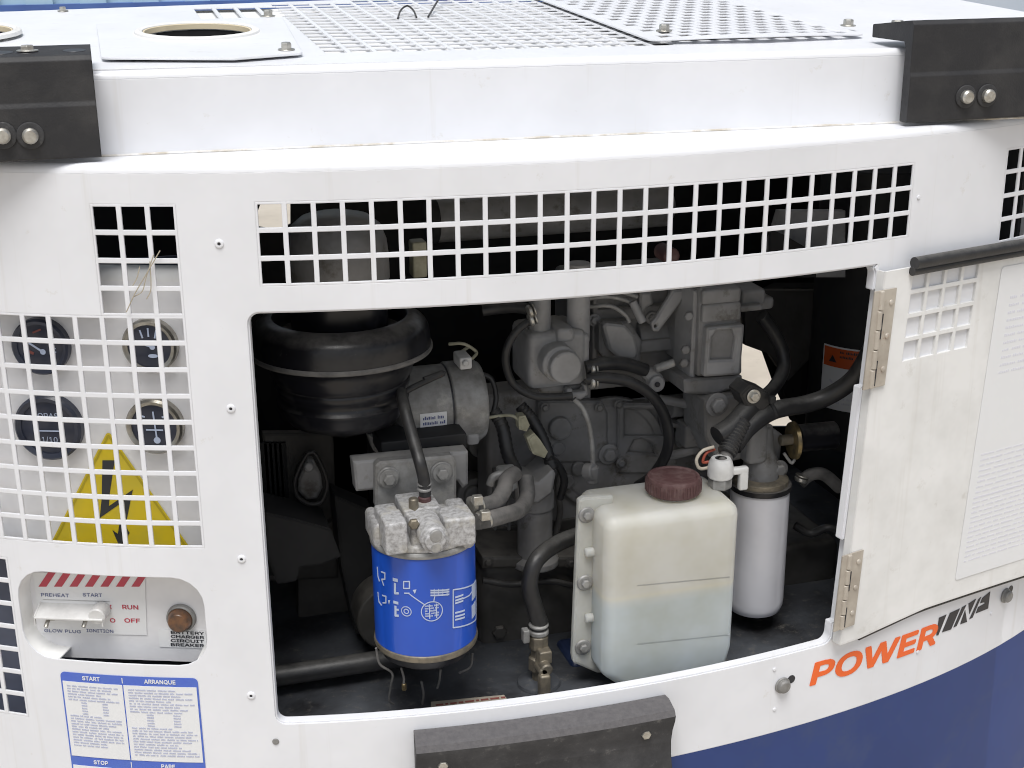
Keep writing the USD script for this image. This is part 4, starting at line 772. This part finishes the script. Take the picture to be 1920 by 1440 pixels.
# harness with cream connectors
HN = T('wiring_harness', 'dark wiring harness with two cream connectors in front of the engine block', 'wiring', at(1000,850,.2))
HN.part('loom', cat(ptube([(925,770,.21),(942,800,.20),(952,850,.19),(968,885,.19)], 12, ribs=1), ptube([(975,760,.22),(1000,790,.21),(1020,830,.20),(1036,880,.19)], 11, ribs=1)), hose_m)
HN.part('pale_wire', ptube([(900,786,.2),(935,780,.2),(962,780,.19),(978,795,.185)], 3), cream)
for pts in (((973,782),(986,780),(994,798),(988,810),(974,806)), ((988,822),(1002,812),(1014,826),(1028,848),(1022,860),(1000,852))): HN.part('connector', plate(list(pts), .18, .014, .001), cream)
# engine hoses
def hose(lb_, P_, r_, mat, extra=None, name='coolant_hose', cat_='hose', **k):
    t_ = T(name, lb_, cat_, at(*P_[0])); t_.part('hose', ptube(P_, r_, **k), mat)
    for q in extra or ():
        c = at(*q[:3]); t_.part('hose_clamp', cat(cyl(c-np.array([.004,0,0]), q[3]*kW, .005, q[4], 20), cyl(c+np.array(q[4])*.006-np.array([.004,0,0]), q[3]*kW, .002, q[4], 20)), steel)
    return t_
hose('black hose sweeping in a wide arc from the pump clamp down the engine', [(1100,712,.19),(1130,708,.185),(1180,716,.18),(1222,742,.18),(1246,780,.185),(1254,825,.19),(1244,862,.20),(1222,893,.21),(1195,912,.22)], 10.5, hose_m, ((1112,716,.188,13,(1,0,.0)),))
hose('short dark hose above the arcing hose beside the pump', [(1098,690,.20),(1130,682,.20),(1170,682,.205),(1210,694,.21)], 13, hose_m, ((1112,692,.198,13,(1,0,0)),))
hose('thin black hose looping around the left of the injection pump', [(995,600,.20),(968,622,.20),(950,655,.20),(950,690,.20),(965,722,.20),(1000,742,.19),(1040,744,.185),(1072,742,.185)], 7.5, hose_m, ((998,600,.195,12,(1,0,.3)),(996,585,.195,12,(1,0,.3))))
hose('bent grey metal pipe hanging below the injection pump', [(1076,748,.185),(1092,765,.183),(1104,795,.18),(1110,835,.178),(1112,880,.178)], 5, galv, name='fuel_pipe', cat_='pipe')
single('pipe_elbow', cat(cyl(at(1110,905,.175), 12*kW, .02, (0,0,1), 20), cyl(at(1098,885,.18), 16*kW, .012, (.5,-.6,.2), 20)), eng, 'grey elbow fitting at the lower end of the bent fuel pipe', 'fitting')
# drain hose and brass valve
yV = .10; kV = mm(1010,1150,yV)
DH = hose('thick black drain hose dropping onto the brass valve', [(1130,990,.14),(1085,1003,.13),(1040,1022,.12),(1005,1052,.105),(993,1095,.10),(1003,1140,.10),(1013,1168,.10)], 16, hose_m, name='drain_hose')
c = at(1010,1300,yV); DV = T('drain_valve', 'dull brass drain valve standing on the bay floor below the black hose', 'valve', c)
zz0 = c[2]
DV.part('body', lathe([(0,0),(17*kV,0),(17*kV,.008),(13*kV,.010),(13*kV,.030),(20*kV,.032),(20*kV,.046),(15*kV,.048),(15*kV,.056),(19*kV,.058),(19*kV,.072),(16*kV,.074),(0,.074)], (c[0],yV,zz0), (0,0,1), 8), brassd)
DV.part('hose_clamp', cat(cyl((c[0],yV,zz0+.074), 19*kV, .006, (0,0,1), 24), cyl((c[0],yV,zz0+.083), 19*kV, .004, (0,0,1), 24), rbox(c[0]-.020,c[0]-.013,yV-.01,yV,zz0+.070,zz0+.085,.001)), galv)
DV.part('outlet', cat(disc(1026,1258,yV-.03,12,.03,20), rpx(1012,1225,1036,1245,yV-.02,.02,.002)), brassd)
DV.part('drain_tap', cat(rpx(1013,1270,1034,1308,yV-.035,.012,.003), disc(1020,1262,yV-.03,9,.02,16)), brassd)
DV.part('base_flange', lathe([(0,0),(42*kV,0),(40*kV,.003),(20*kV,.006),(0,.006)], (c[0],yV,FZ+.0005), (0,0,1), 32), tray)
# ---- coolant bottle
yQ = .036; kQ = mm(1260,1110,yQ)
def sph(px, py, y, r): p = at(px, py, y); return m3.Manifold.sphere(r, 20).translate(tuple(p))
xl, xr_ = at(1136,1100,yQ)[0], at(1389,1000,yQ)[0]; ztop = at(1260,962,yQ)[2]; zbt = at(1265,1284,yQ)[2]; rr_ = .013; yb2 = yQ+.095
pts = []
for x, z in ((xl+rr_, ztop-rr_),(xr_-rr_, ztop-rr_),(xr_-rr_*1.1, zbt+.034),(xr_-rr_*1.5, zbt+rr_),(xl+rr_+.018, zbt+rr_),(xl+rr_, zbt+.028)):
    for y in (yQ+rr_, yb2-rr_): pts.append(m3.Manifold.sphere(rr_, 24).translate((x, y, z)))
CB = T('coolant_bottle', 'translucent plastic coolant bottle half full of pale green liquid with maroon cap', 'coolant bottle', ((xl+xr_)/2, yQ+.05, zbt))
CB.part('body', man(m3.Manifold.batch_hull(pts)), bottle_m, smooth=60)
gs = []
for pyl, pyr in ((1098,1082),(1208,1190)):
    a, b = at(1195,pyl,yQ), at(1368,pyr,yQ); a[1] = b[1] = yQ+.0007; gs.append(tube([a, (a+b)/2, b], .0010, 10, 6))
for g_ in gs: CB.part('level_rib', g_, bottle_m)
fl = [(1086,940),(1094,934),(1150,930),(1150,1262),(1120,1262),(1076,1243),(1074,1230)]
yL = yQ+.042
CB.part('mounting_flange', plate(fl, yL, .008, .002), flange_m, smooth=40)
CB.part('flange_rib', cat(*[cyl(at(1107, b, yL-.003)-np.array([.006,0,0]), 9*kQ, .016, (1,0,0), 14) for b in (1035,1158)]), flange_m)
for a, b in ((1101,967),(1098,1094),(1094,1215)): CB.part('flange_bolt', cat(disc(a, b, yL-.002, 16, .004, 28), pbolt(a, b, yL-.003, 8.5, washer=False)), galv)
cz = np.array([at(1264,930,yQ+.045)[0], yQ+.048, ztop-.001]); rc = 52*kQ
CB.part('neck', cyl(cz, rc*.82, .012, (0,0,1), 32), bottle_m)
nk = [];  th = np.linspace(0, 2*np.pi, 96, endpoint=False)
cp_ = CB.part('cap', lathe([(0,.004),(rc*.97,.004),(rc*1.0,.006),(rc*1.0,.018),(rc*.95,.0215),(rc*.86,.022),(rc*.80,.0205),(0,.0205)], cz, (0,0,1), 56), cap_m, 'maroon screw cap')
CB.part('cap_knurl', cat(*[rbox(cz[0]+rc*math.cos(a)-.0008, cz[0]+rc*math.cos(a)+.0008, cz[1]+rc*math.sin(a)-.0008, cz[1]+rc*math.sin(a)+.0008, cz[2]+.006, cz[2]+.0175, 0) for a in np.linspace(0, 2*np.pi, 44, endpoint=False)]), cap_m, parent=cp_)
cn = np.array([at(1348,945,yQ+.05)[0], yQ+.05, ztop-.001]); rn = 23*kQ
CB.part('hex_fitting', lathe([(0,0),(rn*.9,0),(rn,.002),(rn,.010),(rn*.9,.012),(0,.012)], cn, (0,0,1), 6), galv)
CB.part('cable_gland', lathe([(rn*.98,.012),(rn*1.08,.014),(rn*1.08,.024),(rn*.98,.030),(rn*.8,.034),(rn*.5,.034)], cn, (0,0,1), 24), nylon, 'white nylon cable gland on top')
CB.part('gland_strap', cat(rbox(cn[0]+rn*.9,cn[0]+rn*2.5,cn[1]-.004,cn[1]+.004,cn[2]+.013,cn[2]+.021,.002), rbox(cn[0]+rn*1.7,cn[0]+rn*2.5,cn[1]-.004,cn[1]+.004,cn[2]-.006,cn[2]+.016,.002)), nylon)
LV = hose('grey cable sleeve rising from the cable gland of the coolant bottle', [(1350,900,yQ+.05),(1356,872,yQ+.055),(1366,845,yQ+.065),(1378,815,yQ+.075)], 13, hose_g, name='cable_sleeve', cat_='cable')
LV.part('tape_wrap', cat(ptube([(1362,850,yQ+.06),(1376,822,yQ+.07),(1392,790,yQ+.08)], 17, ribs=1), ptube([(1345,818,yQ+.075),(1372,800,yQ+.08),(1400,770,yQ+.09),(1420,745,yQ+.10)], 20)), hose_m)
LV.part('wire_loop', ptube([(1338,838,.11),(1318,845,.108),(1306,862,.107),(1312,878,.106),(1332,874,.106),(1348,852,.108)], 3.2), whitew, 'cream wire loop')
LV.part('wire_loop', ptube([(1340,842,.112),(1324,850,.110),(1318,866,.109),(1330,866,.108)], 2.8), redw, 'red wire loop')
CDT = hose('large black corrugated conduit running right towards the hinge', [(1375,838,yQ+.07),(1405,800,yQ+.08),(1450,770,yQ+.09),(1510,758,yQ+.095),(1555,742,yQ+.09),(1600,710,yQ+.075),(1630,662,yQ+.06),(1652,610,yQ+.05)], 17, hose_m, name='conduit', cat_='conduit')
hose('black hose curving down from the fuel pump past the gap of daylight', [(1428,592,.20),(1450,622,.20),(1468,660,.195),(1468,695,.185),(1448,730,.165),(1420,752,.14)], 12.5, hose_m, name='vent_hose')
PCL = T('hose_saddle', 'black saddle clamp with a bright bolt above the conduit', 'clamp', at(1415,745,.125))
PCL.part('saddle', plate([(1388,740),(1406,722),(1440,735),(1452,748),(1432,772),(1400,765)], .118, .03, .002), hose_m); PCL.part('bolt', pbolt(1413,743,.117,9), steel)
# ---- white oil filter
yI = .15; kI = mm(1420,1050,yI); xI = at(1418,1050,yI)[0]; rI = 54*kI; zi0, zi1 = float(at(1415,1168,yI-rI)[2]), float(at(1420,938,yI-rI)[2])
OF = T('oil_filter', 'white spin-on oil filter partly hidden behind the coolant bottle', 'oil filter', (xI, yI, zi0))
hI = zi1-zi0
OF.part('can', lathe([(0,0),(rI*.75,.0),(rI*.9,.003),(rI*.98,.010),(rI,.018),(rI,hI-.004),(rI*.98,hI),(0,hI)], (xI,yI,zi0), (0,0,1), 56), whitef, smooth=50)
OF.part('top_ring', lathe([(rI*.9,0),(rI*1.04,0),(rI*1.06,.003),(rI*1.04,.006),(rI*.9,.006)], (xI,yI,zi1), (0,0,1), 56), gloss)
OF.part('seal_band', lathe([(rI*.6,.006),(rI*.93,.006),(rI*.93,.012),(rI*.6,.014)], (xI,yI,zi1), (0,0,1), 48), brassd)
# sensors
SN = T('pressure_sender', 'black cylindrical pressure sender with a brass washer ring right of the filter head', 'sensor', at(1490,830,.15))
SN.part('sender', cyl(at(1494,822,.16), 26*mm(1494,822,.16), .048, (1,-.05,0), 28), gloss); SN.part('brass_ring', lathe([(10*kI,0),(34*kI,0),(36*kI,.004),(10*kI,.006)], at(1484,826,.155), (1,-.1,0), 32), brass)
SN.part('stem', cyl(at(1462,826,.155), 10*kI, .03, (1,-.05,0), 18), brassd); SN.part('wire', ptube([(1470,850,.15),(1485,868,.148),(1494,850,.148)], 3), galv)
OP_ = hose('grey hose with steel clamp at right behind the oil filter', [(1500,905,.17),(1520,890,.17),(1545,890,.17),(1575,915,.17)], 12, hose_g, ((1506,902,.165,13,(.3,0,1)),), name='return_hose')
# fan shroud and warning drum on the right
ST = T('fan_shroud', 'black fan shroud drum with an orange and white warning label at the right', 'fan shroud', at(1600,1000,.30))
cT = at(1618,690,.33); rT = 100*mm(1600,690,.33)
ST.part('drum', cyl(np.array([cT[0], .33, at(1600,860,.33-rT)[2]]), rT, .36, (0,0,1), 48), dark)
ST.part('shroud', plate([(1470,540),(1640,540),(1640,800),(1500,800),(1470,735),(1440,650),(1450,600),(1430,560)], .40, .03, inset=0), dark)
ST.part('guard_plate', plate([(1397,545),(1550,545),(1550,640),(1478,714),(1460,690),(1443,664),(1397,647)], .36, .01, inset=0), engd)
def drum(u, v, w): a = np.asarray(u)/rT; r = rT+np.asarray(w); return np.stack([cT[0]+r*np.sin(a), .33-r*np.cos(a), np.asarray(v)], -1)
def DRU(px, py):
    r = ray(px, py); ox, oy = CAM[0]-cT[0], CAM[1]-.33; A2 = r[0]**2+r[1]**2; B2 = ox*r[0]+oy*r[1]; C2 = ox*ox+oy*oy-rT**2
    t = (-B2-math.sqrt(max(B2*B2-A2*C2, 0)))/A2; p = CAM+t*r; return math.atan2(p[0]-cT[0], -(p[1]-.33))*rT, p[2]
u1, zq1 = DRU(1546,643); u2 = DRU(1640,660)[0]; zq0 = DRU(1575,770)[1]; zmid = DRU(1546,682)[1]
wl_ = ST.part('warning_label', sheet(box(u1, zq0, u2, zq1), drum, .0004, .006, w0=.0008), stick_w, 'warning label, orange over white')
ST.part('orange_header', sheet(box(u1+.002, zmid, u2-.001, zq1-.002), drum, .0003, .006, w0=.0012), warn_o, parent=wl_)
a_, b_ = DRU(1562,672); ST.part('warning_symbol', sheet(unary_union([Polygon([(a_-.005,b_-.004),(a_+.006,b_-.004),(a_,b_+.005)]), scribble(a_+.010, u2, zmid+.004, zq1-.005, .006, 31)]), drum, .0003, .006, w0=.0015), signblk, parent=wl_)
a_, b_ = DRU(1565,730); ST.part('warning_print', sheet(unary_union([ln_((a_-.008,b_+.012),(a_+.010,b_-.004),.0012), ln_((a_-.008,b_-.004),(a_+.010,b_+.006),.001), scribble(u1+.003, u2-.002, zq0+.003, b_-.01, .006, 33, th=.35)]), drum, .0003, .006, w0=.0012), ink_faint, parent=wl_)
# left side of the bay
yl_ = .30
LB = T('radiator_side', 'dark grey upright radiator side plate at the left of the bay', 'radiator', at(560,1000,yl_))
LB.part('side_plate', plate([(492,812),(625,812),(635,1085),(500,1090)], yl_, .01), engd)
LB.part('tank', plate([(560,1040),(640,1010),(690,1060),(700,1250),(560,1250)], yl_+.03, .02), engm)
LB.part('fin_strip', cat(*[rpx(500+i*9,830,503+i*9,1080,yl_-.004,.004,0) for i in range(5)]), dark)
LO = T('drive_belt', 'thin black belt loop around a grey pulley disc below the air cleaner', 'belt', at(585,905,.26))
LO.part('belt', ptube([(576,850,.25),(590,850,.25),(606,880,.25),(613,910,.25),(602,940,.25),(580,945,.25),(558,930,.25),(552,905,.25),(562,875,.25),(576,850,.25)], 4), hose_m)
LO.part('pulley', plate([(576,862),(588,862),(602,890),(605,915),(595,935),(575,938),(560,922),(560,900)], .262, .012, .002), eng); LO.part('hub', disc(580,877,.256,9,.01), engl)
SM = T('starter_mount', 'black angular mount block at the lower left of the bay', 'engine mount', at(560,1080,.2))
SM.part('block', plate([(495,960),(560,975),(620,992),(640,1045),(600,1060),(562,1064),(556,1090),(520,1096),(500,1040)], .20, .06, .003), dark)
SM.part('arm', plate([(628,930),(700,960),(705,1180),(668,1190),(640,1060)], .24, .04), dark)
single('gear_cover', disc(735,1160,.20,66,.05,40), engd, 'dark round gear cover behind the blue filter can', 'engine cover')
single('floor_pipe', cyl(at(505,1270,.16), 19*mm(620,1270,.16), .165, (1,0,0), 24), hose_m, 'dark pipe lying along the bay floor left of the filter', 'pipe')
LW = T('sensor_wires', 'thin loose wires hanging below the blue filter', 'wires', at(735,1320,.085))
for w__ in (ptube([(705,1215,.07),(712,1245,.07),(735,1262,.072),(733,1285,.075),(730,1312,.08),(738,1320,.085)], 2.2), ptube([(752,1252,.06),(757,1270,.06),(757,1282,.06)], 2.2), ptube([(826,1255,.06),(824,1275,.06),(820,1290,.065)], 2.2), ptube([(886,1225,.08),(882,1250,.08),(860,1262,.08)], 2.2), ptube([(790,1278,.07),(794,1300,.075),(792,1320,.085)], 2.2)): LW.part('wire', w__, hose_g)
single('yellow_terminal', cyl(at(758,1294,.06), 4.5*kF, .008, (0,0,1), 12), brass, 'tiny yellow wire terminal below the blue filter', 'terminal')
single('blue_can', cat(rpx(1072,1244,1125,1262,.12,.06,.006)), darkblue, 'dark blue object lying behind the foot of the coolant bottle', 'can')
wf = [atz(*p, FZ+.001) for p in ((808,1316),(945,1303),(962,1327),(808,1345))]
zf = lambda u, v, w: np.stack([u, v, FZ+.0012+np.asarray(w)], -1)
fl_ = Polygon([tuple(p[:2]) for p in wf]); FL = T('floor_label', 'stained beige label with red lettering on the bay floor edge', 'label', wf[0]); FL.part('sheet', sheet(fl_, zf, .0006, 9), beige_lab)
v0, v1 = np.array(wf[3][:2]), np.array(wf[2][:2]); v3 = np.array(wf[0][:2]); vn = (v3-v0)
lines = []
r_ = np.random.default_rng(5)
for k in (.18,.45,.72):
    x = .06
    while x < .92: l = .03+r_.random()*.09; p = v0+(v1-v0)*x+vn*k; q = v0+(v1-v0)*min(x+l,.95)+vn*k; lines.append(LineString([p, q]).buffer(.0015, cap_style=2)); x += l+.025
FL.part('red_print', sheet(unary_union(lines), zf, .0003, 9, w0=.0005), dullred, smooth=False)

gs_ = []
for P_ in ([(300,470),(276,512),(255,548),(237,585)], [(288,478),(275,520),(268,545),(252,556)], [(262,500),(258,520),(250,535)], [(281,490),(284,540),(276,560)]):
    q_ = [S(*SP(*p, .003), .003+.002*math.sin(i)) for i, p in enumerate(P_)]; gs_.append(tube(q_, .0005, 5, 6))
st_ = T('dry_grass', 'wisp of dry grass stems caught in the vent grille above the gauges', 'dry grass', gs_[0].vertices.min(0))
for q_ in gs_: st_.part('stem', q_, strawm)

for a, b, r_ in ((1022,764,6),(1124,764,6),(1020,858,6),(1160,758,6),(1240,756,6),(1165,868,7)): E.part('cover_bolt', pbolt(a, b, yE-.017, r_, washer=True), eng)
for a, b in ((1114,600),(1116,690),(1300,596),(1222,596)): E.part('case_bolt', pbolt(a, b, yP+.058, 8), engl)
for a, b in ((1048,843),(1086,880),(1065,905)): E.part('core_plug', disc(a, b, yE-.0146, 14, .015, 24), eng)
for k, P_ in enumerate(([(1104,560,.245),(1140,556,.24),(1180,566,.235),(1205,590,.235)], [(1104,575,.245),(1145,574,.235),(1172,590,.232),(1180,604,.232)], [(1128,548,.24),(1165,548,.23),(1195,556,.232)])):
    single('injector_pipe', ptube(P_, 4), galv, ('uppermost thin', 'lowest thin', 'short top')[k]+' steel injector pipe beside the throttle lever', 'pipe', 'injector pipes beside the throttle lever')
hose('dark hose stub running left from the top of the injection pump', [(905,582,.235),(935,578,.23),(965,576,.22),(992,580,.21)], 11, hose_m, name='fuel_hose')
hose('thin black cable drooping from the alternator towards the harness', [(900,700,.22),(922,712,.215),(930,745,.21),(925,775,.205)], 5, hose_m, name='alternator_cable', cat_='cable')
hose('thin dark pipe crossing the sump behind the blue filter', [(905,1088,.19),(960,1096,.185),(1030,1090,.185),(1080,1100,.18)], 6, hose_m, name='sump_pipe', cat_='pipe')
hose('slim grey tube rising behind the water separator', [(1040,1010,.235),(1050,960,.24),(1046,920,.245),(1052,880,.25)], 6, hose_g, name='breather_tube', cat_='tube')
hose('dark cable crossing low in front of the right part of the sump', [(1490,985,.22),(1520,1000,.21),(1555,990,.2),(1590,1010,.19)], 8, hose_m, name='ground_cable', cat_='cable')
CDT.part('cable_tie', cat(cyl(at(1448,771,yQ+.089)-np.array([.002,0,0]), 18.5*kV, .005, (1,-.1,.35), 20), rbox(*[v for p in [at(1446,752,yQ+.075)] for v in (p[0]-.003,p[0]+.004,p[1]-.004,p[1]+.002,p[2]-.002,p[2]+.006)], .001)), dark)
for p_, q_ in (((1236,748,.235),(1322,768,.225)), ((1240,858,.235),(1318,838,.225))): E.part('oil_pipe', tube([at(*p_), (at(*p_)+at(*q_))/2+np.array([0,-.01,.004]), at(*q_)], .0055, 12), eng)
E.part('oil_union', cat(rpx(1285,800,1318,838,.215,.03,.003)), eng)
E.part('rear_pulley', disc(640,1010,.29,40,.03,36), engd)
for a, b in ((915,1054),(990,1056),(1070,1056)): E.part('sump_bolt', pbolt(a, b, .189, 7), engd)

for a, b, y_, r_ in ((905,835,.33,26),(890,930,.33,34)): E.part('accessory_pulley', cat(disc(a, b, y_, r_, .03, 32), disc(a, b, y_-.006, r_*.55, .01, 24)), eng)
E.part('block_rib', cat(*[rpx(925+i*26, 880, 932+i*26, 995, yE-.006, .02, .0015) for i in range(3)]), eng)
E.part('case_gasket', rpx(905,995,1335,1001,yE-.004,.03,.001), engd)
hose('short dark loom joining the cream connectors to the block', [(1028,856,.19),(1046,872,.195),(1058,900,.2),(1050,935,.205)], 7, hose_m, name='sensor_loom', cat_='wiring', ribs=1)
hose('thin twin cable lying along the bay floor behind the brass valve', [(905,1262,.18),(960,1250,.17),(1030,1252,.16),(1075,1262,.15)], 5, hose_m, name='floor_cable', cat_='cable')
